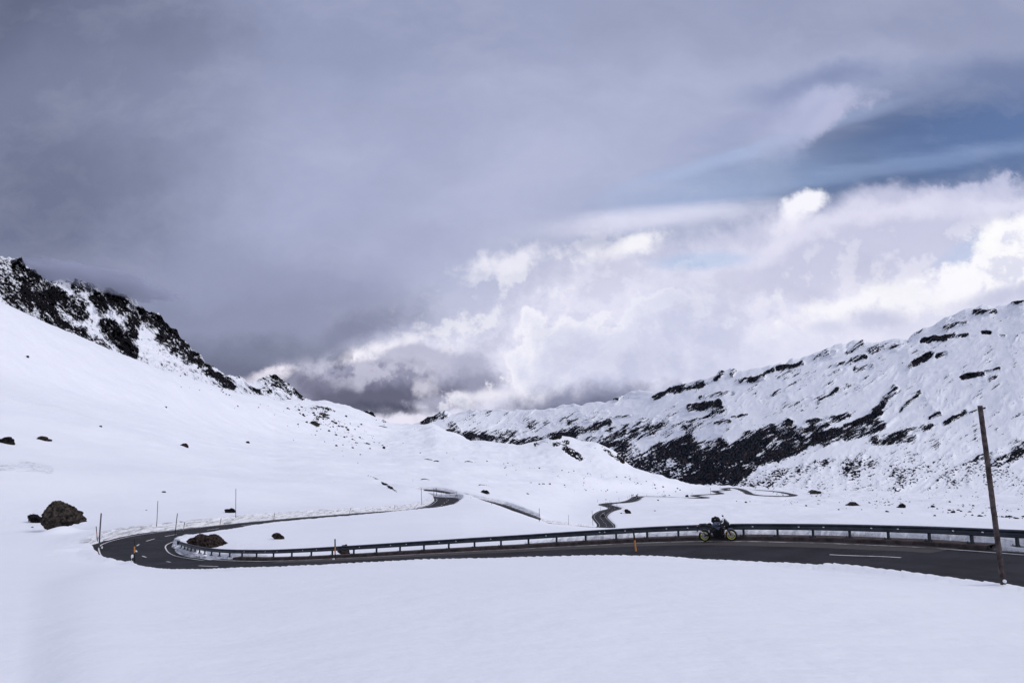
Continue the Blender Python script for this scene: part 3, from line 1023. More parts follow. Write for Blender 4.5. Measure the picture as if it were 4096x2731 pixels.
def grid_quads(nr_, nc_):
    i = np.arange(nr_ - 1)[:, None] * nc_ + np.arange(nc_ - 1)[None, :]
    i = i.ravel()
    return np.stack([i, i + 1, i + nc_ + 1, i + nc_], axis=1)


PXg = (2048 + F * GX / (GY * CP + Zt * SP))
PYg = zY(Zt, GY)
rockA = stroke_field(PXg, PYg, [
    (1180, 1625, 1330, 1640, 24, 0.47), (1230, 1640, 1480, 1760, 44, 0.44), (1440, 1640, 1540, 1690, 22, 0.44), (1740, 1700, 1900, 1765, 14, 0.38),
    (1660, 1700, 1760, 1760, 40, 0.34), (2200, 1755, 2240, 1746, 15, 0.72), (2140, 1778, 2200, 1762, 14, 0.52), (2215, 1778, 2270, 1768, 18, 0.62), (2255, 1788, 2320, 1830, 26, 0.66),
    (2300, 1820, 2370, 1840, 14, 0.46), (2380, 1795, 2390, 1805, 12, 0.50), (2412, 1792, 2470, 1837, 14, 0.62), (2470, 1818, 2492, 1847, 14, 0.70),
    (1695, 1770, 1930, 1740, 24, 0.30), (2250, 1900, 2650, 1960, 60, 0.335), (2500, 1905, 2620, 1930, 20, 0.36),
    (2930, 1955, 3900, 2000, 40, 0.37), (3300, 1985, 4096, 2040, 45, 0.37), (3000, 2000, 3500, 2020, 30, 0.345), (4096, 2000, 4300, 2040, 60, 0.42)], 0.0)
rockA = remap(rockA * (GY > 180))
DIRT = np.maximum(DIRT, stroke_field(PXg, PYg, [(-50, 1870, 150, 1872, 20, 0.7), (90, 1856, 200, 1880, 22, 0.9), (0, 1560, 330, 1690, 60, 0.10), (1120, 1870, 1240, 1920, 40, 0.10), (1730, 2065, 1790, 2095, 12, 0.05), (140, 2045, 190, 2062, 14, 0.3),
                                                (20, 1300, 600, 1560, 70, 0.07)], 0.0) * (GY > 60))
verts = np.stack([GX, GY, Zt], axis=-1).reshape(-1, 3)
quads = grid_quads(nr, ncol)
# ground behind and beside the viewer
ex = np.array([[-900, -900, 6], [900, -900, 6], [900, 2.5, -3.0], [-900, 2.5, -3.0]], dtype=float)
nv = len(verts)
verts = np.concatenate([verts, ex])
quads = np.concatenate([quads, [[nv, nv + 1, nv + 2, nv + 3]]])
UVt = np.stack([PXg / 100, PYg / 100], axis=-1).reshape(-1, 2)
UVt = np.concatenate([UVt, np.zeros((4, 2))])
m_snow = terrain_mat('snow', (0.006, 0.006, 0.008), (0.022, 0.020, 0.021), (0.025, 0.018, 0.017), near=True, ang=-12, sx=0.6, sy=1.7, scl=4.5, edge=0.012)
snow_o = mesh_np('snow_field', verts, quads, m_snow, True,
                 {'rock': np.concatenate([rockA.ravel(), np.zeros(4)]), 'dirt': np.concatenate([DIRT.ravel(), np.zeros(4)])}, UVt)
tag(snow_o, kind='structure')

# ------------------------------------------------------------------ mountains
def mountain(name, layers, X0, X1, step_px, rows_, strokes, base, material, relief=(0.010, 6), smooth=1, seed=0.0, rockrel=0.006, drel=0.012, fold=None):
    us = (np.arange(X0, X1, step_px) - 2048) / F
    ld, lz = layer_cols(layers, us, [int(60 / step_px)] * (len(layers) - 2) + [0, 0])
    t = np.linspace(0, 1, rows_)
    # rows follow the layers so that each column keeps its crest
    nl = len(layers)
    kk = np.linspace(0, nl - 1, nl)
    q = t * (nl - 1)
    Dm = pchip_cols(np.repeat(kk[:, None], len(us), 1), np.log(ld), q)
    Zm = pchip_cols(np.repeat(kk[:, None], len(us), 1), lz, q)
    Dm = np.exp(Dm)
    Xm = us[None, :] * Dm
    sc_ = Dm.mean()
    px = 2048 + F * Xm / (Dm * CP + Zm * SP)
    py = zY(Zm, Dm)
    rock = stroke_field(px, py, strokes, base)
    fz_ = 0.0
    if fold:
        fa, l1, l2, fr_, fd_, fzz = fold
        al = px * math.cos(fa) + py * math.sin(fa)
        ac = -px * math.sin(fa) + py * math.cos(fa)
        wrp = 30 * fbm(px / 140.0 + 3, py / 110.0, 3)
        f1 = fbm(al / l1 + seed, (ac + wrp) / l2, 4, 0.55, True) - 0.5
        f2 = fbm(al / (l1 * 0.28) + seed + 9, (ac + wrp) / (l2 * 0.3), 3, 0.6, True) - 0.5
        fz_ = f1 * 0.8 + f2 * 0.10
        rock = rock + fr_ * (f1 * 0.6 + f2 * 0.5 + 0.16) + 0.045 * sstep(0.40, 0.58, rock) + 0.012
    a, o = relief
    n = fbm(px / 60.0 + seed, py / 45.0, o, 0.55, True)
    n2 = fbm(px / 16.0 + seed, py / 12.0, 4, 0.6)
    amp_r = np.clip((rock - 0.3) / 0.3, 0.05, 1.0)
    amp_r = np.clip((rock - 0.36) / 0.25, 0.0, 1.0)
    Zm = Zm + Dm * (a * 0.4 * n * np.clip(amp_r + 0.16, 0, 1) + rockrel * n2 * amp_r)
    if fold:
        Dm = Dm * (1 - fd_ * fz_)
        Zm = Zm * (1 - fd_ * fz_) + Dm * fzz * fz_
    Dm2 = Dm * (1 + drel * n2 * amp_r + 0.02 * fbm(px / 90.0 + seed + 50, py / 90.0, 3) * amp_r)
    Xm = us[None, :] * Dm2
    v = np.stack([Xm, Dm2, Zm], axis=-1).reshape(-1, 3)
    uv = np.stack([px / 100, py / 100], axis=-1).reshape(-1, 2)
    o_ = mesh_np(name, v, grid_quads(*Zm.shape), material, True, {'rock': remap(rock).ravel(), 'dirt': np.zeros(Zm.size)}, uv)
    tag(o_, kind='structure')
    return o_


def jag(S, amp_, wl, seed_):
    xs_ = np.arange(S[0][0], S[-1][0] + 1, wl / 3.0)
    a_ = np.array(S, dtype=float)
    y_ = np.interp(xs_, a_[:, 0], a_[:, 1]) + amp_ * fbm(xs_ / wl + seed_, xs_ * 0 + seed_, 4, 0.6, True)
    d_ = np.interp(xs_, a_[:, 0], a_[:, 2])
    return [(float(x), float(y), float(d)) for x, y, d in zip(xs_, y_, d_)]


def smooth_sky(S, below, wpx, q=0.3):
    xs_ = np.arange(S[0][0], S[-1][0] + 1, 20.0)
    a_, b_ = np.array(S, dtype=float), np.array(below, dtype=float)
    y_ = np.interp(xs_, a_[:, 0], a_[:, 1])
    n_ = max(1, int(wpx / 20))
    ys = np.convolve(np.pad(y_, n_, 'edge'), np.ones(2 * n_ + 1) / (2 * n_ + 1), 'valid')
    d_ = np.interp(xs_, a_[:, 0], a_[:, 2])
    yb, db = np.interp(xs_, b_[:, 0], b_[:, 1]), np.interp(xs_, b_[:, 0], b_[:, 2])
    y2 = ys + (yb - ys) * q
    return [(float(x), float(max(y, y0 + 3)), float(d * (dd_ / d) ** q)) for x, y, y0, d, dd_ in zip(xs_, y2, y_, d_, db)]


m_rock_l = terrain_mat('crag_rock_and_snow', (0.005, 0.005, 0.007), (0.030, 0.030, 0.036), (0.045, 0.030, 0.028), ang=-36, sx=0.6, sy=1.7, scl=8.0, edge=0.022)
skyB = [(-900, 860, 1000), (-400, 930, 1040), (0, 1029, 1100), (75, 1036, 1110), (98, 1055, 1115), (122, 1078, 1120), (145, 1093, 1130), (178, 1110, 1140), (201, 1118, 1150), (220, 1122, 1160), (243, 1116, 1170), (290, 1118, 1180),
        (346, 1133, 1200), (402, 1139, 1210), (458, 1149, 1230), (468, 1165, 1235), (519, 1186, 1250), (561, 1222, 1270), (603, 1250, 1290), (640, 1258, 1300), (650, 1272, 1302), (654, 1294, 1305), (678, 1306, 1315),
        (706, 1316, 1330), (716, 1340, 1335), (748, 1368, 1350), (795, 1406, 1380), (830, 1448, 1400), (865, 1476, 1440), (889, 1492, 1460), (926, 1504, 1500), (963, 1508, 1530), (987, 1520, 1560), (1029, 1524, 1600), (1100, 1545, 1650), (1180, 1590, 1700), (1300, 1625, 1700)]
LB = [[(X, y2, d2) for X, y2, d2 in [(-900, 1150, 520), (0, 1260, 540), (187, 1345, 575), (468, 1460, 640), (645, 1530, 700), (795, 1575, 780), (889, 1600, 850), (1100, 1640, 1000), (1300, 1660, 1200)]],
      [(-900, 1040, 720), (0, 1190, 720), (187, 1270, 760), (468, 1390, 820), (645, 1465, 880), (795, 1515, 960), (889, 1545, 1040), (1029, 1580, 1180), (1100, 1600, 1250), (1300, 1645, 1400)],
      [(-900, 950, 860), (0, 1110, 900), (187, 1190, 930), (468, 1270, 1000), (645, 1375, 1080), (795, 1470, 1170), (889, 1525, 1250), (1029, 1552, 1400), (1100, 1575, 1450), (1300, 1635, 1550)],
      skyB,
      [(X, Y + 120, D * 1.15) for X, Y, D in skyB]]
strB = [(-60, 1050, 20, 1120, 70, 0.56), (70, 1070, 110, 1190, 40, 0.72), (20, 1150, 100, 1230, 45, 0.60), (130, 1110, 210, 1160, 38, 0.70), (0, 1220, 60, 1230, 22, 0.60), (40, 1225, 190, 1290, 24, 0.62),
        (160, 1180, 210, 1270, 55, 0.72), (240, 1190, 330, 1260, 40, 0.64), (300, 1150, 360, 1145, 28, 0.55), (290, 1190, 340, 1215, 26, 0.62), (230, 1290, 330, 1330, 28, 0.66), (340, 1330, 430, 1400, 28, 0.62),
        (380, 1190, 410, 1235, 32, 0.70), (440, 1170, 480, 1240, 32, 0.68), (480, 1210, 540, 1280, 38, 0.70), (430, 1310, 520, 1400, 48, 0.74), (500, 1290, 540, 1345, 22, 0.62), (560, 1250, 640, 1290, 38, 0.66),
        (600, 1290, 680, 1360, 36, 0.66), (640, 1270, 660, 1300, 20, 0.80), (690, 1320, 740, 1400, 32, 0.68), (700, 1400, 760, 1440, 26, 0.64), (760, 1410, 830, 1470, 26, 0.70), (820, 1480, 930, 1545, 22, 0.74), (500, 1400, 600, 1450, 18, 0.50),
        (900, 1500, 990, 1520, 15, 0.46), (930, 1550, 1080, 1575, 16, 0.48), (250, 1130, 460, 1160, 26, 0.46), (560, 1200, 600, 1240, 20, 0.55), (1000, 1560, 1110, 1590, 24, 0.42)]
LB.insert(3, smooth_sky(skyB, LB[2], 120))
LB[4] = jag(skyB, 13, 36, 3.3)
mountain('rocky_mountain', LB, -900, 1300, 2.2, 330, [(a, b, c, d, e * 1.12, min(g, 0.71)) for a, b, c, d, e, g in strB], 0.415, m_rock_l, (0.010, 6), 0, 3.0, 0.0022, 0.02, (0.62, 90.0, 26.0, 0.24, 0.02, 0.003))

skyC = [(900, 1560, 2100), (1000, 1530, 2120), (1014, 1524, 2130), (1047, 1512, 2150), (1075, 1499, 2160), (1088, 1499, 2165), (1100, 1495, 2170), (1117, 1505, 2170), (1140, 1523, 2170), (1161, 1540, 2170), (1187, 1559, 2160), (1203, 1573, 2150), (1215, 1589, 2140), (1234, 1600, 2130), (1262, 1606, 2120),
        (1300, 1612, 2120), (1374, 1630, 2120), (1500, 1680, 2100)]
LC = [[(X, 1660 + (X - 900) * 0.06, 1750) for X in (900, 1100, 1300, 1500)],
      [(900, 1610, 1930), (1014, 1585, 1930), (1100, 1580, 1930), (1200, 1605, 1930), (1300, 1640, 1930), (1500, 1690, 1930)], skyC, [(X, Y + 80, D * 1.1) for X, Y, D in skyC]]
LC.insert(2, smooth_sky(skyC, LC[1], 60))
LC[3] = jag(skyC, 4, 16, 7.7)
mountain('rocky_peak', LC, 900, 1500, 1.6, 160, [(1090, 1502, 1115, 1520, 24, 0.66), (1105, 1545, 1150, 1580, 34, 0.68), (1125, 1515, 1165, 1560, 24, 0.62), (1180, 1562, 1212, 1594, 22, 0.74), (1040, 1522, 1090, 1505, 12, 0.54), (1070, 1520, 1150, 1590, 50, 0.50), (1230, 1604, 1280, 1612, 10, 0.46)],
         0.30, m_rock_l, (0.008, 5), 0, 8.0, 0.002, 0.02)

m_fog = bpy.data.materials.new('cloud')
m_fog.use_nodes = True
tf = NT(m_fog.node_tree)
pv = tf.n('ShaderNodeVolumePrincipled')
pv.inputs['Color'].default_value = (0.60, 0.63, 0.79, 1)
pv.inputs['Density'].default_value = 0.02
of = tf.n('ShaderNodeOutputMaterial')
tf.l(pv.outputs[0], of.inputs['Volume'])
fb = bmesh.new()
bmesh.ops.create_icosphere(fb, subdivisions=5, radius=1.0)
fco = np.array([v.co[:] for v in fb.verts])
fn = vnoise(fco[:, 0] * 3 + 5, fco[:, 1] * 2 + 5, fco[:, 2] * 2 + 5) * 0.35 + vnoise(fco[:, 0] * 9 + 5, fco[:, 1] * 6, fco[:, 2] * 5) * 0.16
fco = fco * (1 + fn)[:, None]
fx, fy, fz = un(400, 1126, 1180)
for v, c in zip(fb.verts, fco):
    v.co = (c[0] * 120, c[1] * 80 + c[0] * 40, c[2] * 23 - c[0] * 17)
fme = bpy.data.meshes.new('cloud')
fb.to_mesh(fme)
fb.free()
fme.materials.append(m_fog)
fo = link(bpy.data.objects.new('cloud', fme))
fo.location = (fx, fy, fz)
tag(fo, 'low grey cloud wrapping the top of the rocky mountain', 'cloud', kind='stuff')

# the long slope across the valley
m_rock_r = terrain_mat('valley_rock_and_snow', (0.004, 0.005, 0.009), (0.032, 0.034, 0.044), (0.075, 0.046, 0.042), ang=30, sx=0.34, sy=2.3, scl=5.2, edge=0.035)
skyD = [(1560, 1712, 6500), (1610, 1700, 6500), (1683, 1686, 6300), (1730, 1658, 6200), (1750, 1646, 6200), (1767, 1642, 6200), (1795, 1649, 6200), (1832, 1652, 6100), (1879, 1637, 6000), (1926, 1641, 5900), (1963, 1635, 5800), (2029, 1641, 5600), (2094, 1638, 5400), (2187, 1630, 5100), (2262, 1619, 4900),
        (2327, 1623, 4700), (2397, 1604, 4500), (2449, 1593, 4300), (2514, 1563, 4200), (2556, 1552, 4100), (2617, 1567, 3900), (2655, 1559, 3800), (2701, 1535, 3700), (2748, 1520, 3600), (2795, 1519, 3500), (2850, 1500, 3400), (2870, 1488, 3380), (2880, 1478, 3370), (2890, 1490, 3350),
        (2926, 1468, 3300), (2935, 1480, 3290), (2963, 1480, 3200), (3000, 1468, 3150), (3120, 1455, 3000), (3215, 1424, 2900), (3325, 1381, 2750), (3380, 1372, 2720), (3416, 1357, 2700), (3460, 1366, 2650), (3493, 1375, 2600), (3574, 1349, 2500), (3627, 1355, 2450), (3670, 1322, 2400), (3741, 1293, 2350),
        (3813, 1258, 2300), (3861, 1234, 2270), (3933, 1224, 2230), (3995, 1221, 2200), (4052, 1212, 2150), (4075, 1203, 2120), (4096, 1208, 2100), (4400, 1140, 1950), (5000, 1040, 1700), (6000, 980, 1500)]
LDm = [[(1560, 1790, 4600), (1900, 1810, 4400), (2057, 1840, 3600), (2234, 1880, 2700), (2500, 1960, 1900), (2700, 1985, 1500), (2800, 1985, 1200), (2889, 1985, 1030), (3100, 1985, 1000), (3300, 1995, 900), (3700, 2005, 800), (4096, 2015, 700), (6000, 2020, 520)],
       [(1560, 1750, 5000), (1800, 1735, 4900), (2057, 1775, 4200), (2234, 1810, 3300), (2500, 1880, 2350), (2700, 1925, 1800), (2889, 1938, 1250), (3100, 1925, 1150), (3300, 1930, 1050), (3700, 1930, 950), (4096, 1930, 850), (6000, 1930, 620)],
       [(1560, 1730, 5500), (1800, 1700, 5300), (2057, 1725, 4700), (2234, 1745, 3900), (2500, 1775, 3000), (2700, 1790, 2400), (2889, 1800, 1900), (3100, 1790, 1700), (3300, 1770, 1550), (3700, 1750, 1380), (4096, 1740, 1200), (6000, 1700, 850)],
       [(1560, 1720, 6000), (1800, 1670, 5800), (2057, 1670, 5200), (2234, 1670, 4500), (2500, 1650, 3700), (2700, 1640, 3100), (2889, 1620, 2600), (3100, 1590, 2350), (3300, 1560, 2150), (3700, 1500, 1850), (4096, 1450, 1600), (6000, 1300, 1100)],
       skyD, [(X, Y + 60, D * 1.08) for X, Y, D in skyD]]
LDm.insert(4, smooth_sky(skyD, LDm[3], 220))
LDm[5] = jag(skyD, 14, 46, 9.1)
strD = [  # dark valley side
    (2060, 1770, 2300, 1740, 26, 0.66), (1800, 1735, 2060, 1775, 34, 0.58), (1750, 1650, 1700, 1690, 26, 0.70), (1770, 1660, 1830, 1720, 26, 0.52), (1890, 1720, 2100, 1740, 26, 0.50),
    (2290, 1745, 2440, 1685, 16, 0.68), (2300, 1765, 2440, 1760, 30, 0.58), (2400, 1780, 2560, 1720, 44, 0.56), (2430, 1790, 2700, 1880, 75, 0.62), (2560, 1830, 2760, 1780, 60, 0.66), (2600, 1890, 2800, 1900, 60, 0.66),
    (2700, 1820, 2880, 1790, 62, 0.72), (2740, 1920, 2880, 1900, 48, 0.80), (2800, 1860, 3000, 1800, 70, 0.74), (2900, 1930, 3000, 1850, 50, 0.72), (3000, 1780, 3150, 1720, 60, 0.72), (3000, 1850, 3200, 1770, 55, 0.72), (3120, 1740, 3300, 1700, 30, 0.66),
    (3200, 1770, 3400, 1720, 36, 0.66), (3380, 1700, 3480, 1690, 14, 0.64), (3410, 1700, 3520, 1650, 18, 0.72), (3500, 1650, 3580, 1550, 20, 0.68), (3540, 1590, 3570, 1570, 24, 0.66), (3230, 1690, 3390, 1665, 22, 0.62), (3300, 1760, 3520, 1700, 40, 0.62),
    (3500, 1760, 3650, 1750, 34, 0.58), (3560, 1750, 3720, 1700, 22, 0.60), (3720, 1670, 3760, 1650, 10, 0.62), (3600, 1640, 3680, 1570, 12, 0.56), (3780, 1690, 3860, 1650, 13, 0.66), (3850, 1660, 3940, 1630, 8, 0.66), (3850, 1510, 3930, 1495, 17, 0.72), (3940, 1485, 4000, 1475, 7, 0.66),
    (3640, 1465, 3720, 1420, 20, 0.66), (3750, 1425, 3780, 1415, 16, 0.66), (3690, 1362, 3780, 1352, 16, 0.74), (3780, 1345, 3870, 1338, 10, 0.66), (3900, 1250, 3980, 1245, 18, 0.56), (3780, 1310, 3860, 1290, 14, 0.50), (3640, 1340, 3720, 1290, 18, 0.48), (4050, 1212, 4096, 1210, 12, 0.62),
    (3930, 1330, 3960, 1330, 9, 0.7), (4000, 1340, 4020, 1340, 6, 0.7), (3000, 1520, 3050, 1505, 18, 0.80), (3060, 1490, 3090, 1480, 14, 0.66), (3110, 1475, 3210, 1455, 13, 0.72), (3260, 1430, 3340, 1395, 18, 0.48), (3390, 1415, 3450, 1370, 14, 0.56), (3480, 1400, 3600, 1375, 22, 0.50), (3410, 1440, 3460, 1430, 16, 0.64),
    (3420, 1480, 3490, 1465, 16, 0.52), (3350, 1460, 3400, 1450, 12, 0.52), (3270, 1610, 3350, 1560, 11, 0.60), (3300, 1500, 3360, 1480, 10, 0.50), (2615, 1590, 2690, 1560, 15, 0.68), (2700, 1560, 2800, 1535, 24, 0.66), (2860, 1520, 2890, 1490, 12, 0.62), (2925, 1500, 2940, 1480, 14, 0.52), (2960, 1525, 3050, 1510, 14, 0.62), (2455, 1595, 2470, 1598, 7, 0.7),
    (2760, 1635, 2870, 1610, 26, 0.74), (2800, 1590, 2930, 1570, 14, 0.60), (2750, 1690, 2830, 1665, 9, 0.62), (2860, 1695, 2920, 1685, 10, 0.60), (2930, 1670, 2990, 1660, 8, 0.60), (2660, 1680, 2880, 1640, 34, 0.47), (2120, 1760, 2450, 1705, 34, 0.53), (2450, 1750, 2720, 1700, 44, 0.52), (2120, 1700, 2420, 1660, 34, 0.45), (2480, 1720, 2760, 1660, 44, 0.46), (3250, 1900, 3900, 1830, 60, 0.45), (3400, 1960, 4100, 1900, 50, 0.46), (3650, 1800, 4096, 1850, 50, 0.44), (2440, 1670, 2520, 1660, 7, 0.62),
    (3000, 1930, 3500, 1830, 60, 0.48), (3000, 1950, 3900, 1880, 50, 0.43), (3100, 1900, 3300, 1850, 26, 0.58), (3500, 1800, 3900, 1800, 60, 0.41), (3900, 1870, 4200, 1750, 60, 0.52), (4040, 1830, 4150, 1760, 40, 0.58), (3500, 1900, 4200, 1920, 60, 0.42),
    (3200, 1930, 3500, 1960, 30, 0.44), (2990, 1640, 3300, 1560, 70, 0.405), (3300, 1640, 3420, 1540, 60, 0.41), (2500, 1740, 2900, 1700, 40, 0.44), (1850, 1690, 2300, 1690, 50, 0.40), (3050, 1600, 3120, 1560, 14, 0.54), (3140, 1560, 3180, 1530, 10, 0.54)]
mountain('valley_mountain', LDm, 1560, 5600, 3.0, 360, strD, 0.335, m_rock_r, (0.008, 6), 0, 21.0, 0.0005, 0.006, (-0.52, 230.0, 44.0, 0.22, 0.007, 0.0009))

# ------------------------------------------------------------------ road sheets
m_asph = mat('asphalt', (0.024, 0.024, 0.029), 0.85, 0, 0.2, 0.0, 0.35, 0.3, 60, col2=(0.012, 0.012, 0.015))
m_brown = mat('worn_asphalt', (0.060, 0.053, 0.053), 0.9, 0, 0.3, 0, 1.2, 0.25, 60, col2=(0.055, 0.049, 0.050))
m_verge = mat('verge_shade_and_cracks', (0.012, 0.011, 0.012), 0.8, 0, 0.3, 0.4, 2.0, 0.5, 25)  # near-black: kerb shading put into the verge colour; road cracks share it
m_kerb = mat('stained_kerb_stone', (0.055, 0.042, 0.040), 0.9, 0, 0.3, 0.4, 2.0, 0.4, 20)
m_paint = mat('road_paint', (0.62, 0.60, 0.60), 0.6, 0, 0.4, 0.22, 3.0)
m_paint_worn = mat('worn_paint', (0.52, 0.48, 0.47), 0.7, 0, 0.4, 0, 1.6, col2=(0.12, 0.11, 0.11))


def ribbon(name, s0, s1, a, b, dz, m, offs=None, nsub=1, verts_only=False):
    """strip between lateral offsets a..b (left positive); a, b numbers or arrays over road samples"""
    i0, i1 = int(s0 / 0.6), min(int(s1 / 0.6) + 1, len(road))
    ii = np.arange(i0, i1)
    A = (a if np.ndim(a) else np.full(len(road), a))[ii]
    B = (b if np.ndim(b) else np.full(len(road), b))[ii]
    cols = []
    for q in np.linspace(0, 1, nsub + 1):
        o = A * (1 - q) + B * q
        cols.append(np.stack([road[ii, 0] + NL[ii, 0] * o, road[ii, 1] + NL[ii, 1] * o, road[ii, 2] + dz + road[ii, 10] * o], axis=-1))
    v = np.stack(cols, axis=1).reshape(-1, 3)
    q = grid_quads(len(ii), nsub + 1)
    if verts_only:
        return v, q
    return tag(mesh_np(name, v, q, m, False), kind='structure')


hl, hr, tl_, trr = road[:, 3], road[:, 4], road[:, 5], road[:, 6]
ribbon('road', 0, 1e6, hl + 0.25, -(hr + 0.25), 0.0, m_asph, nsub=4)
ribbon('road_verge_shade', 0, 1e6, hl + 0.3 + (tl_ - hl), -(hr + 0.25) - 0.6, -0.03, m_verge, nsub=2)  # dark strip painted in for the shading along the bank foot


def s_at_X(X, smin=0, smax=1e9):
    """road distance where the line crosses column X the first time"""
    for i in range(int(smin / 0.6), len(road)):
        if RS[i] > smax:
            break
        q = proj(road[i, :3])
        if q[0] <= X:
            return RS[i]
    return RS[-1]


S_rail_end = s_at_X(690)
S_near0 = s_at_X(6500)
S_brown0, S_brown1 = s_at_X(3650), s_at_X(1010)
ribbon('worn_road_strip', S_brown0, S_brown1, -1.75, -(hr + 0.85), 0.006, m_brown)
# white edge lines and dashes: one painted sheet, 12 mm above
vs, qs, base_i = [], [], 0


def add_strip(s0, s1, a, b, dz=0.014):
    global base_i
    v, q = ribbon('', s0, s1, a, b, dz, None, verts_only=True)
    if len(v) < 4:
        return
    vs.append(v)
    qs.append(q + base_i)
    base_i += len(v)


add_strip(0, 1e6, hl + 0.07, hl - 0.08)
add_strip(0, S_brown0, -hr + 0.08, -hr - 0.07)
add_strip(S_brown1, 1e6, -hr + 0.08, -hr - 0.07)
def s_near(X, Y, D):
    q = un(X, Y, D)
    return RS[int(np.hypot(road[:, 0] - q[0], road[:, 1] - q[1]).argmin())]


add_strip(s_at_X(3626), s_at_X(3341), 0.06, -0.06)
for X_, Y_, D_, l_ in [(905, 2261, 63.5, 3.4), (673, 2246, 71.2, 2.2), (573, 2224, 76.9, 2.0), (543, 2203, 82.1, 1.8), (552, 2179, 87.9, 2.0), (607, 2157, 94.2, 2.4), (685, 2140, 99.8, 2.8)]:
    q_ = s_near(X_, Y_, D_)
    add_strip(q_ - l_ / 2, q_ + l_ / 2, 0.09, -0.09)
s_ = s_near(685, 2140, 99.8) + 9
while s_ < RS[-1] - 15:
    add_strip(s_, s_ + 3.0, 0.09, -0.09)
    s_ += 9.0
mk = tag(mesh_np('road_markings', np.concatenate(vs), np.concatenate(qs), m_paint, False), kind='structure')
vs, qs, base_i = [], [], 0
add_strip(S_brown0, S_brown1, -hr + 0.08, -hr - 0.07, 0.016)
tag(mesh_np('worn_edge_line', np.concatenate(vs), np.concatenate(qs), m_paint_worn, False), kind='structure')
vs, qs, base_i = [], [], 0
S_s = s_at_X(3100)
for o_, s0_, s1_ in ((0.9, 0, S_s - 2), (2.3, 0, S_s + 6), (-1.2, 0, S_s - 9)):
    wob = o_ + 0.06 * np.sin(RS * 1.3 + o_) + 0.04 * np.sin(RS * 3.7)
    add_strip(s0_, s1_, wob + 0.02, wob - 0.02, 0.007)
tag(mesh_np('road_cracks', np.concatenate(vs), np.concatenate(qs), m_verge, False), kind='structure')
# raised kerb that carries the rail
S_k0, S_k1 = s_at_X(3745), s_at_X(775)
i0, i1 = int(S_k0 / 0.6), int(S_k1 / 0.6)
prof = [(-3.62, -0.1), (-3.66, 0.17), (-3.72, 0.20), (-4.45, 0.20), (-4.5, -0.3)]
ii = np.arange(i0, i1)
v = np.stack([np.stack([road[ii, 0] + NL[ii, 0] * o, road[ii, 1] + NL[ii, 1] * o, road[ii, 2] + z + road[ii, 10] * o], axis=-1) for o, z in prof], axis=1).reshape(-1, 3)
tag(mesh_np('kerb', v, grid_quads(len(ii), len(prof)), m_kerb, False), kind='structure')

# ------------------------------------------------------------------ guardrail
m_steel = mat('galvanised_steel', (0.055, 0.066, 0.082), 0.5, 0.55, 0.5, 0.25, 1.5, 0.1, 30)
m_steel_d = mat('dark_steel', (0.028, 0.034, 0.042), 0.55, 0.5, 0.5, 0.25, 2.0)
m_refl = mat('white_reflector', (0.85, 0.86, 0.88), 0.3, 0, 0.6)
m_black = mat('black_paint', (0.008, 0.008, 0.009), 0.5)
m_orange = mat('orange_paint', (0.50, 0.21, 0.05), 0.6, 0, 0.4, 0.12, 6)
m_red = mat('red_paint', (0.35, 0.06, 0.03), 0.6)
m_white = mat('white_plastic', (0.72, 0.73, 0.76), 0.5)

RP = resample([tuple(p) for p in rail_pts], 0.5)
rt = np.gradient(RP[:, :2], axis=0)
rt /= np.linalg.norm(rt, axis=1)[:, None]
rn = np.stack([-rt[:, 1], rt[:, 0]], axis=1)       # towards the road and camera
rail_root = empty('guardrail', tuple(rail_pts[12]))
tag(rail_root, 'long dark grey steel guardrail curving along the near road behind the motorcycle', 'guardrail')


def rail_sweep(name, prof, sl, m):
    v = np.stack([np.stack([RP[sl, 0] + rn[sl, 0] * o, RP[sl, 1] + rn[sl, 1] * o, RP[sl, 2] + z], axis=-1) for o, z in prof], axis=1).reshape(-1, 3)
    v = v - np.array(rail_root.location)[None, :]
    return mesh_np(name, v, grid_quads(len(RP[sl]), len(prof)), m, False, parent=rail_root)


wprof = [(0.02, 0.70), (0.08, 0.715), (0.14, 0.70), (0.165, 0.665), (0.165, 0.64), (0.10, 0.59), (0.085, 0.56), (0.085, 0.52), (0.10, 0.49), (0.165, 0.44), (0.165, 0.41), (0.14, 0.375), (0.08, 0.36), (0.02, 0.375),
         (0.0, 0.40), (0.0, 0.68), (0.02, 0.70)]
rail_sweep('beam', wprof, slice(0, len(RP)), m_steel)
# blunt end
endp = RP[-1]
MB().box((0, 0, 0), (0.35, 0.30, 0.40), Matrix.Rotation(math.atan2(rt[-1][1], rt[-1][0]), 3, 'Z')).build(
    'end_piece', m_steel_d, rail_root, loc=(endp[0] + rn[-1][0] * 0.08 - rail_root.location.x, endp[1] + rn[-1][1] * 0.08 - rail_root.location.y, endp[2] + 0.53 - rail_root.location.z))


def rail_at_X(X):
    for i in range(len(RP) - 1):
        a, b = proj(RP[i])[0], proj(RP[i + 1])[0]
        if (a - X) * (b - X) <= 0:
            q = (X - a) / (b - a) if b != a else 0
            return RP[i] * (1 - q) + RP[i + 1] * q, rt[i], rn[i]
    return RP[-1], rt[-1], rn[-1]


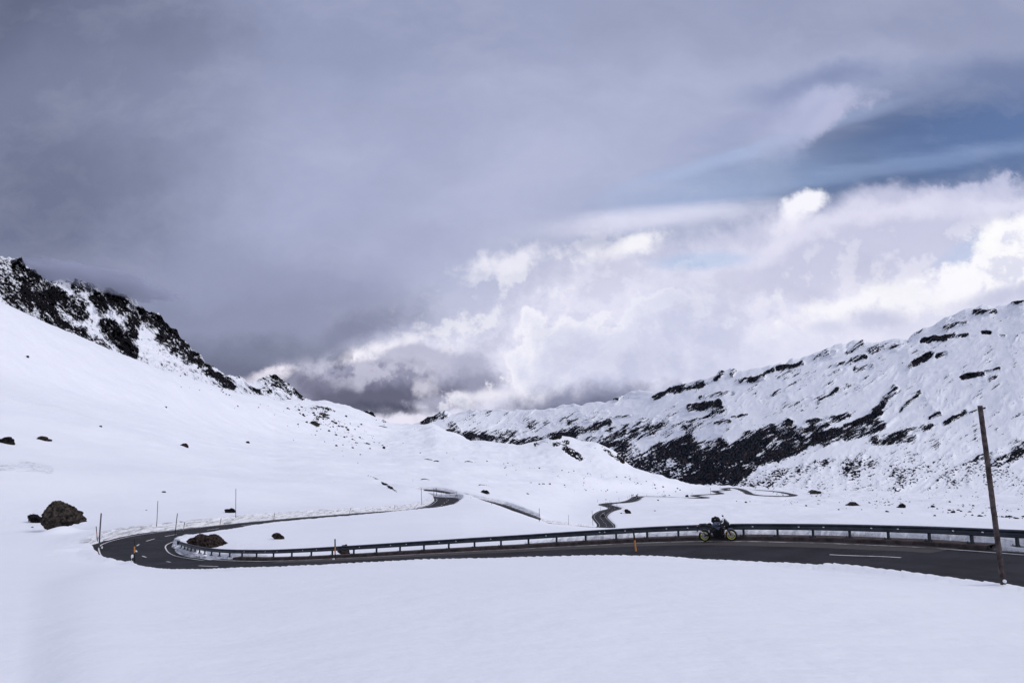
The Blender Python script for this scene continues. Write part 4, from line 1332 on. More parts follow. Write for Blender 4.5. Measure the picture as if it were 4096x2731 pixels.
pb = MB()
pb.box((0, 0, 0.33), (0.10, 0.12, 0.70))
post_mesh = pb.build('post', m_steel_d, rail_root)
pb = MB()
pb.box((0, 0, 0.015), (0.42, 0.26, 0.03))
for sx_ in (-0.15, 0.15):
    pb.tube((sx_, 0.07, 0.02), (sx_, 0.07, 0.10), 0.018, 0.018, 6)
plate_mesh = pb.build('foot_plate', m_steel_d, post_mesh)
postX = [4700, 4480, 4270, 4071, 3889, 3719, 3554.6, 3400, 3253, 3111, 2975, 2843, 2714, 2589, 2465, 2343, 2226.5, 2114, 2004, 1898, 1795, 1695.6, 1600, 1506, 1415, 1329, 1245, 1167, 1093.7, 1026, 967.7, 918.7, 878, 845.6, 819, 798, 780, 764, 751, 738, 725.7]
first = True
for X in postX:
    p, tt, nn = rail_at_X(X)
    if first:
        po, pl = post_mesh, plate_mesh
        first = False
    else:
        po = post_mesh.copy()
        sc.collection.objects.link(po)
        po.parent = rail_root
        pl = plate_mesh.copy()
        sc.collection.objects.link(pl)
        pl.parent = po
    po.location = Vector(p) - rail_root.location
    po.rotation_euler = (0, 0, math.atan2(tt[1], tt[0]))
rf = None
for X in [979.6, 1064, 1111, 1214, 1269, 1441, 1564.7, 1628, 1759, 1826.6, 1965.6, 2187, 2402, 2422.5, 2504, 2670, 2755, 3015, 3200, 3493, 3600, 3824, 3943, 3300]:
    p, tt, nn = rail_at_X(X)
    if rf is None:
        rf = MB().box((0, 0, 0), (0.09, 0.03, 0.055)).build('reflector', m_refl, rail_root)
        o = rf
    else:
        o = rf.copy()
        sc.collection.objects.link(o)
        o.parent = rail_root
    o.location = Vector((p[0] + nn[0] * 0.115, p[1] + nn[1] * 0.115, p[2] + 0.54)) - rail_root.location
    o.rotation_euler = (0, 0, math.atan2(tt[1], tt[0]))

# ------------------------------------------------------------------ poles and sticks
m_wood = mat('weathered_wood', (0.105, 0.083, 0.080), 0.9, 0, 0.2, 0, 3.5, 0.8, 16, col2=(0.028, 0.022, 0.023))
m_greywood = mat('grey_wood', (0.075, 0.073, 0.085), 0.9, 0, 0.2, 0.4, 3.0, 0.4, 14)
m_redwood = mat('reddish_wood', (0.11, 0.06, 0.05), 0.9, 0, 0.2, 0.3, 3.0, 0.3, 14)
m_darkwood = mat('dark_wood', (0.022, 0.020, 0.024), 0.9, 0, 0.2, 0.3, 3.0)


def rough_pole(name, bot, top, r0, r1, m, seg=12, n=26, jit=0.08):
    bot, top = Vector(bot), Vector(top)
    d = top - bot
    q = d.to_track_quat('Z', 'Y').to_matrix()
    bmv = bmesh.new()
    rings = []
    wob = random.random() * 50
    for i in range(n + 1):
        t = i / n
        c = d * t + q @ Vector((0.25 * r0 * math.sin(t * 5 + wob), 0.25 * r0 * math.sin(t * 4 + wob * 2), 0))
        rr = r0 + (r1 - r0) * t
        ring = []
        for j in range(seg):
            a = 2 * math.pi * j / seg
            k_ = rr * (1 + jit * math.sin(3 * a + wob) * 0.4 + random.uniform(-jit, jit) * 0.6)
            ring.append(bmv.verts.new(c + q @ Vector((k_ * math.cos(a), k_ * math.sin(a), 0))))
        rings.append(ring)
    for i in range(n):
        for j in range(seg):
            bmv.faces.new((rings[i][j], rings[i][(j + 1) % seg], rings[i + 1][(j + 1) % seg], rings[i + 1][j]))
    bmv.faces.new(rings[-1])
    bmv.faces.new(rings[0][::-1])
    bmesh.ops.recalc_face_normals(bmv, faces=bmv.faces)
    me = bpy.data.meshes.new(name)
    bmv.to_mesh(me)
    bmv.free()
    me.materials.append(m)
    me.polygons.foreach_set('use_smooth', [True] * len(me.polygons))
    o = bpy.data.objects.new(name, me)
    o.location = bot
    return link(o)


def at_px(Xb, Yb, Xt, Yt, D=None, sink=0.4):
    """foot and head of an upright thing from where they stand in the photo"""
    if D is None:
        h_ = hit(Xb, Yb)
        b = h_ if h_ is not None else Vector(un(Xb, Yb, 1000))
    else:
        b = Vector(un(Xb, Yb, D))
    t_ = Vector(un(Xt, Yt, b.y))
    d_ = (t_ - b).normalized()
    return b - d_ * sink, t_


# big leaning pole on the right
gp = None
b_, t_ = at_px(4012, 2336, 3921, 1622, sink=0.8)
print('big pole', b_, t_)
px_w = b_.y / F
p_o = rough_pole('wooden_pole', b_, t_, 0.086, 0.074, m_wood, 18, 60, 0.10)
tag(p_o, 'tall weathered brown wooden pole leaning left in the foreground snow at the right edge', 'pole')
cl = MB().tube((0, 0, 0), (0, -0.04, 0), 0.055, 0.055, 16)
cl.tube((0, -0.035, 0), (0, -0.05, 0), 0.012, 0.012, 8)
dsc = cl.build('marker_disc', m_white, p_o)
pp = Vector(un(4017, 2323, b_.y - 0.16))
dsc.location = pp - Vector(b_)

POLES = [
    (397, 2196, 404, 2052, 0.085, m_greywood, 'thick grey wooden pole at the left outside edge of the hairpin', None),
    (626, 2104, 632, 2003, 0.045, m_darkwood, 'tall thin dark pole on the snowbank behind the hairpin', None),
    (699.5, 2146, 709.5, 2052, 0.055, m_darkwood, 'dark pole leaning right on the snow inside the hairpin', None),
    (943, 2069, 943.5, 1953, 0.05, m_redwood, 'tall upright reddish brown pole beside a small flat boulder on the snowbank', None),
    (1687, 2019, 1685, 1950, 0.07, m_darkwood, 'tall dark pole on the bank left of the second bend', None),
    (1735, 1992, 1735, 1952, 0.06, m_darkwood, 'dark pole standing on the snow spur in front of the second bend', None),
    (1746.5, 1982, 1746.5, 1950, 0.09, m_darkwood, 'thick dark pole rising behind the snow spur at the second bend', None),
    (1742.5, 1962, 1742.5, 1949, 0.06, m_greywood, 'short faint pole beside the upper road behind the second bend', None),
    (1825, 1984, 1826.5, 1966, 0.06, m_darkwood, 'dark pole leaning on the outer snowbank of the second bend', None),
    (1765.5, 1985, 1765, 1965, 0.05, m_darkwood, 'thin pole on the back bank of the second bend', None),
    (1652, 1926, 1652, 1914, 0.06, m_greywood, 'lone short grey pole on the snow slope up and left of the second bend', None),
    (1883.5, 1992, 1883.5, 1987, 0.05, m_greywood, 'tiny pole tip showing over the snow right of the second bend', None),
    (1966, 2017, 1965.5, 2011, 0.06, m_greywood, 'small pole tip where the lower road comes out from behind the snow', None),
    (2044, 2032, 2044, 2023, 0.06, m_greywood, 'short thin pole above the bank of the lower road', None),
    (2157, 2085, 2157, 2032, 0.07, m_darkwood, 'tallest dark pole on the lower road left of the guardrail gap', None),
    (2274, 2099, 2274, 2058, 0.06, m_darkwood, 'thin dark pole where the lower road flattens out', None),
    (2372, 2101, 2368, 2042, 0.08, m_darkwood, 'tall leaning dark pole at the left edge of the winding road', None),
    (2401, 2049, 2401, 2027, 0.07, m_darkwood, 'dark pole on the bank just above the black car', None),
    (2390, 2008, 2390, 1996, 0.07, m_greywood, 'short grey pole on the open snow left of the winding road', None),
    (2424.5, 2029, 2423, 2005.5, 0.07, m_darkwood, 'dark pole at the left tip of the S bend', None),
    (2431, 2014, 2431, 2006, 0.07, m_greywood, 'short grey pole behind the left tip of the S bend', None),
    (2439, 2012, 2439, 2000, 0.06, m_greywood, 'faint grey pole on the far bank of the S bend', None),
    (2444, 2028, 2444, 2004, 0.08, m_darkwood, 'dark upright pole in the middle of the S bend', None),
    (2468, 2033, 2467.5, 2005, 0.08, m_darkwood, 'dark pole at the right tip of the S bend', None),
    (2457, 2029, 2457, 2021, 0.07, m_greywood, 'short pole on the snow between the arms of the S bend', None),
    (2476, 2011, 2476, 1988, 0.08, m_greywood, 'tall grey pole beside the level road above the S bend', None),
    (2512, 2006.5, 2511.5, 1983.5, 0.09, m_greywood, 'grey pole at the left foot of the upper curve', None),
    (2520, 2000, 2519, 1979, 0.09, m_greywood, 'tall grey pole halfway round the upper curve', None),
    (2526, 1987, 2526, 1975, 0.09, m_greywood, 'grey pole at the top of the upper curve left of the signs', None),
    (2432.5, 2091, 2432, 2079, 0.07, m_greywood, 'short grey pole right of the winding road below the boulder', None),
    (2422.5, 2080, 2422, 2073, 0.07, m_greywood, 'smallest pole on the right edge of the winding road', None),
    (2648.5, 1984, 2648, 1972, 0.12, m_greywood, 'grey pole standing over the straight distant road', None),
    (2586, 1983, 2585.5, 1976, 0.1, m_greywood, 'short grey pole right of the road signs', None),
    (2842, 1977, 2842, 1950, 0.16, m_greywood, 'tallest faint pole among the far switchbacks', None),
    (2880, 1955, 2880, 1942, 0.16, m_greywood, 'faint pole on the skyline of the far snow rise', None),
    (2768, 1977, 2768, 1968, 0.14, m_greywood, 'small faint pole left of the far switchbacks', None),
]
for (xb, yb, xt, yt, r_, m_, lab, D_) in POLES:
    b2, t2 = at_px(xb, yb, xt, yt, D_)
    o = rough_pole('wooden_pole', b2, t2, r_, r_ * 0.9, m_, 8, 10, 0.06)
    tag(o, lab, 'pole', 'wooden snow poles along the road')


def stick(xb, yb, xt, yt, lab, colr=None, D=None, foot=False, fr=(0.42, 0.76), rad=0.045):
    b2, t2 = at_px(xb, yb, xt, yt, D, sink=0.0)
    d_ = t2 - b2
    root = empty('snow_stick', tuple(b2))
    tag(root, lab, 'snow stick', 'black and orange snow sticks along the road')
    z0, z1 = fr
    a = MB().tube((0, 0, 0) if foot else -d_.normalized() * 0.3, d_ * z0, rad, rad, 10)
    if foot:
        a.tube((0, 0, -0.25), (0, 0, 0.0), rad * 1.3, rad * 1.1, 10)
    a.build('lower_section', m_black, root)
    MB().tube(d_ * z0, d_ * z1, rad * 1.02, rad * 1.02, 10).build('coloured_band', colr or m_orange, root)
    MB().tube(d_ * z1, d_, rad, rad, 10).build('upper_section', m_black, root)
    return root


stick(538, 2248, 538, 2150.6, 'black stick with orange band at the outer snow edge of the hairpin', fr=(0.39, 0.655), rad=0.062)
stick(389.6, 2161, 384.6, 2104, 'black and red stick leaning behind the thick grey pole', m_red, fr=(0.30, 0.62))
stick(731.8, 2130, 738.6, 2088, 'black and orange stick just right of the dark leaning pole', fr=(0.2, 0.58))
stick(879, 2104.5, 884.7, 2071, 'leaning orange and black stick on the upper road above the brown boulder', fr=(0.12, 0.55))
stick(1094.6, 2079.5, 1099, 2049.7, 'leaning thin stick on the upper road right of the reddish pole', fr=(0.12, 0.5))
stick(1397, 2056, 1403, 2031, 'leaning stick on the upper road above the middle of the rail', fr=(0.1, 0.45))
stick(1577, 2036, 1579.7, 2019, 'small leaning stick on the upper road before the second bend', fr=(0.1, 0.45))
stick(1341, 2241.5, 1340, 2155, 'upright black stick with orange band in front of the guardrail, left of centre', fr=(0.30, 0.655), rad=0.055)
stick(2544.6, 2211, 2533, 2115.5, 'leaning black stick with long orange section left of the motorcycle', fr=(0.07, 0.54), rad=0.052)
stick(1777, 2015, 1777.5, 1998, 'black and orange stick at the inner edge of the second bend', fr=(0.12, 0.5), rad=0.07)
stick(1815.5, 2007, 1816, 1994, 'faint orange stick at the outer edge of the second bend', fr=(0.12, 0.5), rad=0.06)
stick(1822.5, 1992, 1823, 1980, 'left one of the two sticks on the outer bank of the second bend', fr=(0.12, 0.5), rad=0.07)
stick(1829, 1989, 1828.6, 1977, 'right one of the two sticks on the outer bank of the second bend', fr=(0.12, 0.5), rad=0.07)


def delineator(X, Y, Yt, lab, D=None):
    b2, t2 = at_px(X, Y, X, Yt, D, sink=0)
    h_ = (t2 - b2).length
    root = empty('delineator_post', tuple(b2))
    tag(root, lab, 'delineator post')
    MB().prism([(-0.09, -0.3), (0.09, -0.3), (0.09, h_ * 0.9), (0.06, h_ * 0.97), (0.02, h_), (-0.02, h_), (-0.06, h_ * 0.97), (-0.09, h_ * 0.9)], -0.05, 0.05, 0.012).build('body', m_white, root)
    if h_ > 0.5:
        bd = MB().box((0, 0, h_ * 0.42), (0.19, 0.11, h_ * 0.40)).build('black_band', m_black, root)
        MB().tube((0.0, -0.06, h_ * 0.33), (0.0, -0.075, h_ * 0.33), 0.035, 0.035, 12).build('reflector', m_refl, bd)
        MB().tube((0.0, -0.06, h_ * 0.54), (0.0, -0.075, h_ * 0.54), 0.035, 0.035, 12).build('reflector', m_refl, bd)
    return root


delineator(527, 2249, 2217, 'white delineator post with black band and two reflectors beside the hairpin stick')
delineator(1334.5, 2243, 2232, 'rounded white post top poking from the snow beside the orange stick')
delineator(407, 2197, 2184, 'small white post top at the foot of the thick grey pole')

# ------------------------------------------------------------------ boulders
m_boul = mat('dark_boulder_rock', (0.068, 0.056, 0.046), 0.95, 0, 0.1, 0, 2.2, 1.0, 5, col2=(0.010, 0.009, 0.010))
m_boul_br = mat('brown_boulder_rock', (0.050, 0.037, 0.033), 0.95, 0, 0.1, 0, 3.0, 1.0, 6, col2=(0.009, 0.006, 0.007))
m_boul_dk = mat('black_rock', (0.024, 0.022, 0.024), 0.95, 0, 0.05, 0, 1.0, 0.8, 5, col2=(0.009, 0.009, 0.011))


def rock_mesh(name, sub, outline=None, depth=1.0, m=None, seed=0.0, rough=0.16, size=1.0, flat=0.75, facets=True):
    """unit-ish rock; outline = list of (x,z) in metres round (0,0) seen from the viewer"""
    b = bmesh.new()
    bmesh.ops.create_icosphere(b, subdivisions=sub, radius=1.0)
    co = np.array([v.co[:] for v in b.verts])
    if outline is not None:
        ol = np.array(outline)
        ang = np.arctan2(ol[:, 1], ol[:, 0])
        rad = np.hypot(ol[:, 0], ol[:, 1])
        o = np.argsort(ang)
        ang, rad = ang[o], rad[o]
        ang = np.concatenate([ang - 2 * np.pi, ang, ang + 2 * np.pi])
        rad = np.tile(rad, 3)
        a = np.arctan2(co[:, 2], co[:, 0])
        rr = np.interp(a, ang, rad)
        pl = np.hypot(co[:, 0], co[:, 2])
        mean = rad.mean()
        pl2 = pl ** 0.7
        f_ = rr * pl2 / np.maximum(pl, 1e-6)
        co = np.stack([co[:, 0] * f_, co[:, 1] * depth, co[:, 2] * f_], axis=1)
        size = mean
    else:
        co = np.sign(co) * np.abs(co) ** 0.85
    n1 = vnoise(co[:, 0] / size * 1.3 + seed, co[:, 1] / size * 1.3 + 7, co[:, 2] / size * 1.3 + seed)
    n2 = vnoise(co[:, 0] / size * 4 + seed, co[:, 1] / size * 4, co[:, 2] / size * 4 + 3)
    n3 = vnoise(co[:, 0] / size * 10 + seed, co[:, 1] / size * 10, co[:, 2] / size * 10 + 3)
    if outline is None:
        kk = 1 + rough * 1.3 * n1 + rough * 0.8 * n2 + rough * 0.45 * n3
    else:
        kk = 1 + rough * (0.9 - 3.0 * np.abs(n2)) * 0.9 + rough * (0.6 - 2.2 * np.abs(n3)) * 0.7
    co = co * kk[:, None]
    rs_ = np.random.RandomState(int(seed * 10) % 9999)
    for _ in range(0 if not facets else 22 if outline is None else 16):
        nrm = rs_.normal(size=3)
        nrm[1] *= 1.4
        nrm /= np.linalg.norm(nrm)
        pr = co @ nrm
        lim = pr.max() * (rs_.uniform(0.68, 0.92) if outline is None else rs_.uniform(0.90, 0.99))
        co = co - np.maximum(pr - lim, 0)[:, None] * nrm * 0.92
    for v, c in zip(b.verts, co):
        v.co = c
    me = bpy.data.meshes.new(name)
    b.to_mesh(me)
    b.free()
    me.materials.append(m)
    return me


def place_outline(name, pts, label, m, depth=None, D=None, cx=None, cy=None, group=None, sub=5, rough=0.15, cat='boulder', foot=None, low=None, facets=True):
    xs, ys = [p[0] for p in pts], [p[1] for p in pts]
    cx = cx if cx is not None else (min(xs) + max(xs)) / 2
    cy = cy if cy is not None else (min(ys) + max(ys)) / 2
    if D is None:
        h_ = hit((min(xs) + max(xs)) / 2, foot if foot else max(ys) - 2)
        D = h_.y + 0.1
    s_ = D * CP / F
    if low is None:
        low = 1.25 if max(xs) - min(xs) > 24 else 1.0
    if sub == 3:
        s_ *= 0.8
    ol = [((x - cx) * s_, (cy - y) * s_ * (low if y > cy else 1.0)) for x, y in pts]
    wd = (max(xs) - min(xs)) * s_
    me = rock_mesh(name, sub, ol, depth or wd * 0.42, m, random.random() * 30, rough, facets=facets)
    o = bpy.data.objects.new(name, me)
    o.location = un(cx, cy, D + (depth or wd * 0.42) * 0.55)
    link(o)
    tag(o, label, cat, group)
    return o


place_outline('boulder', [(220, 2004), (241, 2011), (270, 2025), (299, 2037), (316, 2049), (326, 2062), (338, 2083), (320, 2088), (290, 2092), (262, 2100), (241, 2108), (216.5, 2112), (196, 2108), (179, 2096), (174, 2074), (186, 2044), (200, 2021)],
              'large dark craggy boulder with a pointed tail on the snow slope at far left', m_boul, cx=225, cy=2068, rough=0.085, low=1.1, D=99.5, depth=1.5, facets=False)
place_outline('boulder', [(121, 2062), (132, 2059), (142, 2066), (150, 2074), (172, 2080), (160, 2092), (146, 2090), (136, 2082), (124, 2080)],
              'jagged black rock just left of the large craggy boulder', m_boul_dk, cx=143, cy=2077, rough=0.35)
place_outline('boulder', [(123, 2108), (131, 2106), (136, 2110), (128, 2111)], 'tiny black stone below the jagged rock at far left', m_boul_dk, sub=3)
place_outline('boulder', [(754, 2161), (772, 2150), (783, 2150), (791, 2139), (801, 2138), (813, 2144), (827, 2145), (840, 2140), (852, 2139), (869, 2148), (880, 2154), (885, 2164), (895, 2169), (900, 2174), (899, 2196), (860, 2197), (837, 2194), (803, 2181), (769, 2172)],
              'big lumpy brown boulder inside the hairpin behind the guardrail', m_boul_br, cx=830, cy=2168, rough=0.09, foot=2188, depth=1.5)
place_outline('boulder', [(1089, 2143), (1096, 2134), (1110, 2133), (1122, 2141), (1136, 2150), (1134, 2155), (1126, 2158), (1112, 2151), (1096, 2147)],
              'small brown boulder lying alone on the snow inside the bend', m_boul_br, rough=0.14)
place_outline('boulder', [(1352, 2203), (1366, 2184), (1376, 2180), (1384, 2178), (1387, 2184), (1388, 2195), (1397, 2205), (1401, 2212), (1380, 2211), (1362, 2208)],
              'small brown rock half hidden by the rail right of the orange stick', m_boul_br, rough=0.10, D=63, cx=1378, cy=2198)
place_outline('boulder', [(899, 2038), (915, 2038), (935, 2039), (941, 2045), (940, 2052), (925, 2052), (910, 2049)], 'flat black boulder at the foot of the reddish pole', m_boul_dk)
place_outline('boulder', [(1920, 1972), (1927, 1963), (1940, 1962), (1953, 1966), (1958, 1973), (1950, 1971), (1946, 1974), (1930, 1974)], 'dark rounded boulder alone right of the second bend', m_boul_dk)
place_outline('boulder', [(2499, 2045), (2500, 2038), (2507, 2036.5), (2515, 2041), (2523, 2049), (2523, 2055), (2512, 2052)], 'brown boulder with a snow tail right of the S bend', m_boul_br)
place_outline('boulder', [(2480, 2051), (2484, 2049), (2489, 2055), (2484, 2053)], 'small rock left of and below the brown boulder by the S bend', m_boul_dk, sub=3)
place_outline('boulder', [(2490, 2041), (2495, 2044), (2493, 2044.5)], 'tiny rock touching the left of the brown boulder by the S bend', m_boul_dk, sub=3)
place_outline('boulder', [(2615, 2044.5), (2620, 2040), (2625, 2045)], 'lone small dark stone on the open snow above the motorcycle tail', m_boul_dk, sub=3)
place_outline('boulder', [(1243, 1687), (1252, 1684), (1264, 1687), (1272, 1693), (1278, 1700), (1270, 1704), (1256, 1698)], 'largest dark boulder on the upper left hillside', m_boul, sub=4)
place_outline('boulder', [(1247, 1652), (1254, 1646), (1260, 1650), (1261, 1656)], 'brown boulder just above the largest one on the hillside', m_boul_br, sub=3)
place_outline('boulder', [(1339, 1785), (1342, 1778), (1350, 1779), (1351, 1786)], 'dark round boulder alone in the middle of the hillside', m_boul, sub=3)
place_outline('boulder', [(975, 1773), (985, 1767), (1000, 1770), (1004, 1773)], 'low dark rock on the hillside left of the round boulder', m_boul_dk, sub=3)
place_outline('boulder', [(718, 1784), (730, 1777), (748, 1780), (754, 1786), (735, 1787)], 'low brown rock in the middle of the left snowfield', m_boul_br, sub=4)
place_outline('boulder', [(140, 1759), (155, 1753.5), (180, 1755), (205, 1760), (175, 1762)], 'flat brown rock near the left edge of the snowfield', m_boul_br, sub=4)
place_outline('boulder', [(-6, 1753), (14, 1758), (48, 1769), (56, 1775), (20, 1776), (-6, 1772)], 'dark rock cut by the left edge of the picture', m_boul_dk, sub=4)
place_outline('boulder', [(104, 1424), (110, 1420), (117, 1430), (112, 1433)], 'lone black rock high on the steep left snow slope', m_boul_dk, sub=3)
place_outline('boulder', [(394, 1704), (400, 1702), (410, 1706), (402, 1709)], 'small dark rock high on the left slope, above the low brown rock', m_boul_dk, sub=3)
place_outline('boulder', [(660, 1625), (668, 1627), (669, 1632), (661, 1630)], 'small dark rock left of the rocky band on the left slope', m_boul_dk, sub=3)
place_outline('boulder', [(645, 1966), (655, 1964), (665, 1966), (664, 1971), (652, 1970)], 'small rock on the snow above the thin dark pole', m_boul_dk, sub=3)
place_outline('boulder', [(579, 2041), (584, 2038), (590, 2042)], 'tiny rock left of the thin dark pole', m_boul_dk, sub=3)
place_outline('boulder', [(1529, 1787), (1532, 1784), (1541, 1796), (1534, 1794)], 'upright dark pointed rock low on the hillside', m_boul_dk, sub=3)
place_outline('boulder', [(2100, 1977), (2107, 1972), (2114, 1973), (2119, 1977)], 'small dark rock right of centre on the lower snow', m_boul_dk, sub=3)
place_outline('boulder', [(3382, 2021), (3400, 2016), (3425, 2018), (3450, 2024), (3410, 2024)], 'long flat dark boulder on the snow across from the road, right', m_boul, sub=4)
place_outline('boulder', [(3588, 2030), (3600, 2024), (3620, 2020), (3618, 2030), (3600, 2032)], 'low dark wedge shaped boulder right of the long flat one', m_boul_dk, sub=4)
place_outline('boulder', [(2740, 1983), (2745, 1978), (2753, 1978), (2756, 1988), (2742, 1989)], 'black boulder beside the distant road near the first switchback', m_boul_dk, sub=3)
place_outline('boulder', [(2418, 2000), (2421, 1996), (2428, 1998), (2423, 1996)], 'flat dark stone between two grey poles left of the upper curve', m_boul_dk, sub=3)
place_outline('boulder', [(3910, 2064), (3925, 2061), (3935, 2064), (3925, 2067)], 'flat dark stone left of the big leaning pole', m_boul_dk, sub=3)
place_outline('boulder', [(4058, 2073), (4068, 2070), (4078, 2075), (4065, 2076)], 'small dark stone right of the big leaning pole', m_boul_dk, sub=3)
# rock fins
place_outline('rock_outcrop', [(1442, 1664), (1450, 1650), (1460, 1652), (1464, 1643), (1470, 1648), (1476, 1652), (1483, 1647), (1490, 1652), (1497, 1668), (1500, 1676), (1480, 1676), (1465, 1672)],
              'twin pointed black rock outcrop on the skyline of the left hillside', m_boul_dk, D=1120, depth=14, cat='rock outcrop', sub=5, rough=0.25)
place_outline('rock_outcrop', [(1530, 1676), (1536, 1680), (1540, 1690), (1528, 1686)], 'small black rock at the right end of the left skyline', m_boul_dk, D=1150, depth=5, cat='rock outcrop', sub=3, rough=0.2)

# long low rock ribs
def rib(pts, label, wpx=3.0, m=m_boul_dk):
    P_ = [hit(*p) for p in pts]
    b = MB()
    for i, p in enumerate(P_):
        if p is None:
            return
    n = 24
    q = resample([tuple(p) for p in P_], max(0.3, (P_[0] - P_[-1]).length / n))
    w_ = wpx * P_[0].y / F
    for i, p in enumerate(q):
        t = i / max(1, len(q) - 1)
        s_ = w_ * (0.35 + 0.9 * math.sin(math.pi * min(1, max(0.04, t))) ** 0.6) * random.uniform(0.7, 1.25)
        b.ball((p[0] - q[0][0], p[1] - q[0][1], p[2] - q[0][2] + s_ * 0.35), (s_ * 1.9, s_ * 1.6, s_ * 0.75), 2)
    o = b.build('rock_rib', m, loc=tuple(q[0]))
    tag(o, label, 'rock', None)


rib([(1473, 1902), (1500, 1913), (1530, 1932), (1560, 1950), (1586, 1967)], 'long thin diagonal rib of dark rock on the lower hillside', 3.2)
rib([(1684, 1918), (1700, 1916), (1718, 1919)], 'short flat rib of rock above the second bend', 1.8)
rib([(1914, 1942), (1940, 1940), (1970, 1944)], 'thin flat rib of rock above the round dark boulder', 1.6)
rib([(1698, 1836), (1715, 1838), (1732, 1840)], 'thin dark rib high above the second bend', 1.8)
rib([(1735, 1845), (1745, 1843), (1755, 1846)], 'short dark rib just right of the thin high rib', 1.8)
rib([(1860, 1847), (1880, 1846), (1890, 1848)], 'dark rib right of centre above the lower road', 2.0)
rib([(1516, 1704), (1530, 1706), (1550, 1710)], 'thin dark rib near the left skyline', 1.6)

# scattered stones
var_me = [rock_mesh('stone', 2, None, 1.0, random.choice([m_boul_dk, m_boul_dk, m_boul_br]), i * 5.1, 0.28) for i in range(9)]


def scatter(n, region, smin, smax, label, group, name='stone', power=2.0, flat=0.55):
    c = 0
    tries = 0
    while c < n and tries < n * 12:
        tries += 1
        t = random.random()
        (x1, y1), (x2, y2), sp = random.choice(region)
        X = x1 + (x2 - x1) * t + random.gauss(0, sp)
        Y = y1 + (y2 - y1) * t + random.gauss(0, sp * 0.45)
        h_ = hit(X, Y, 100)
        if h_ is None or h_.y > 1200:
            continue
        d2 = np.hypot(road[:, 0] - h_.x, road[:, 1] - h_.y).min()
        if d2 < 9:
            continue
        s_ = (smin + (smax - smin) * random.random() ** power) * h_.y / F * 0.5
        o = bpy.data.objects.new(name, random.choice(var_me))
        o.location = h_ + Vector((0, 0, s_ * 0.15))
        o.scale = (s_ * random.uniform(0.9, 1.5), s_ * random.uniform(0.8, 1.4), s_ * random.uniform(flat, flat + 0.35))
        o.rotation_euler = (random.uniform(-.2, .2), random.uniform(-.3, .3), random.uniform(0, 6.28))
        link(o)
        tag(o, label, 'stone', group)
        c += 1


scatter(100, [((1130, 1620), (1500, 1790), 34), ((1230, 1640), (1420, 1720), 26)], 3.5, 13, 'small dark stone among many on the upper left hillside below the peak', 'stones on the upper left hillside')
scatter(30, [((700, 1530), (1180, 1650), 35), ((900, 1600), (1500, 1850), 60)], 3.0, 8, 'small dark stone scattered on the bare left snow slope', 'stones on the left snow slope')
scatter(45, [((2200, 1880), (2750, 1960), 22), ((2080, 1930), (2700, 1990), 16)], 3.0, 9, 'small dark stone on the snow mound behind the winding road', 'stones on the mound behind the winding road')
scatter(70, [((2900, 2000), (4096, 2070), 20), ((3200, 1990), (4150, 2040), 16), ((3750, 2040), (4120, 2075), 10)], 3.5, 15, 'dark stone on the gentle snow slope across the road at right', 'stones on the right snow slope')
scatter(22, [((1550, 1800), (2150, 1880), 30), ((1900, 1840), (2400, 1900), 20)], 3.0, 8, 'small dark stone on the middle snowfield above the second bend', 'stones on the middle snowfield')
# snow lumps fallen on the verge in the bend
m_lump = mat('snow_lump', SNOW, 0.6, 0, 0.15, 0.0)
lump = rock_mesh('snow_lump', 3, None, 1, m_lump, 3.0, 0.3)
for (X, Y, s_, lab) in [(701, 2191, 0.28, 'smallest lump of snow at the tip of the guardrail'), (713, 2195, 0.32, 'small lump of snow on the verge inside the hairpin'), (745, 2208, 0.62, 'largest lump of fallen snow under the guardrail posts'),
                        (800, 2222, 0.42, 'flat lump of snow on the dark verge'), (818, 2226, 0.38, 'right end lump of snow on the dark verge')]:
    h_ = hit(X, Y)
    o = bpy.data.objects.new('snow_lump', lump)
    o.location = h_ + Vector((0, 0, s_ * 0.3 + 0.05))
    o.scale = (s_ * 1.5, s_ * 1.1, s_ * 0.75)
    o.rotation_euler = (0, 0, s_ * 40)
    link(o)
    tag(o, lab, 'snow lump', 'lumps of snow fallen on the verge')

# ------------------------------------------------------------------ motorcycle
m_tyre = mat('tyre_rubber', (0.010, 0.010, 0.011), 0.85)
m_rim = mat('yellow_rim', (0.80, 0.80, 0.12), 0.4, 0.2, 0.5)
m_bk = mat('black_plastic', (0.010, 0.010, 0.012), 0.45, 0, 0.5)
m_fr = mat('black_metal', (0.012, 0.012, 0.014), 0.35, 0.6, 0.5)
m_tank = mat('blue_grey_paint', (0.12, 0.14, 0.20), 0.3, 0.3, 0.5, coat=0.5)
m_sil = mat('brushed_silver', (0.55, 0.50, 0.52), 0.4, 0.7, 0.5)
m_cloth = mat('black_bag_fabric', (0.010, 0.009, 0.013), 0.9)
m_glassd = mat('dark_screen', (0.02, 0.022, 0.026), 0.12, 0, 0.8)
m_ind = mat('orange_lens', (0.85, 0.25, 0.03), 0.25)
m_lampg = mat('headlight_glass', (0.5, 0.52, 0.55), 0.1)
rw = Vector(un(2822.4, 2161.5, 41.75))
fw = Vector(un(2920.7, 2161.0, 41.15))


def road_z(x, y):
    i = int(np.hypot(road[:, 0] - x, road[:, 1] - y).argmin())
    l_ = (x - road[i, 0]) * NL[i, 0] + (y - road[i, 1]) * NL[i, 1]
    return float(road[i, 2] + road[i, 10] * l_)


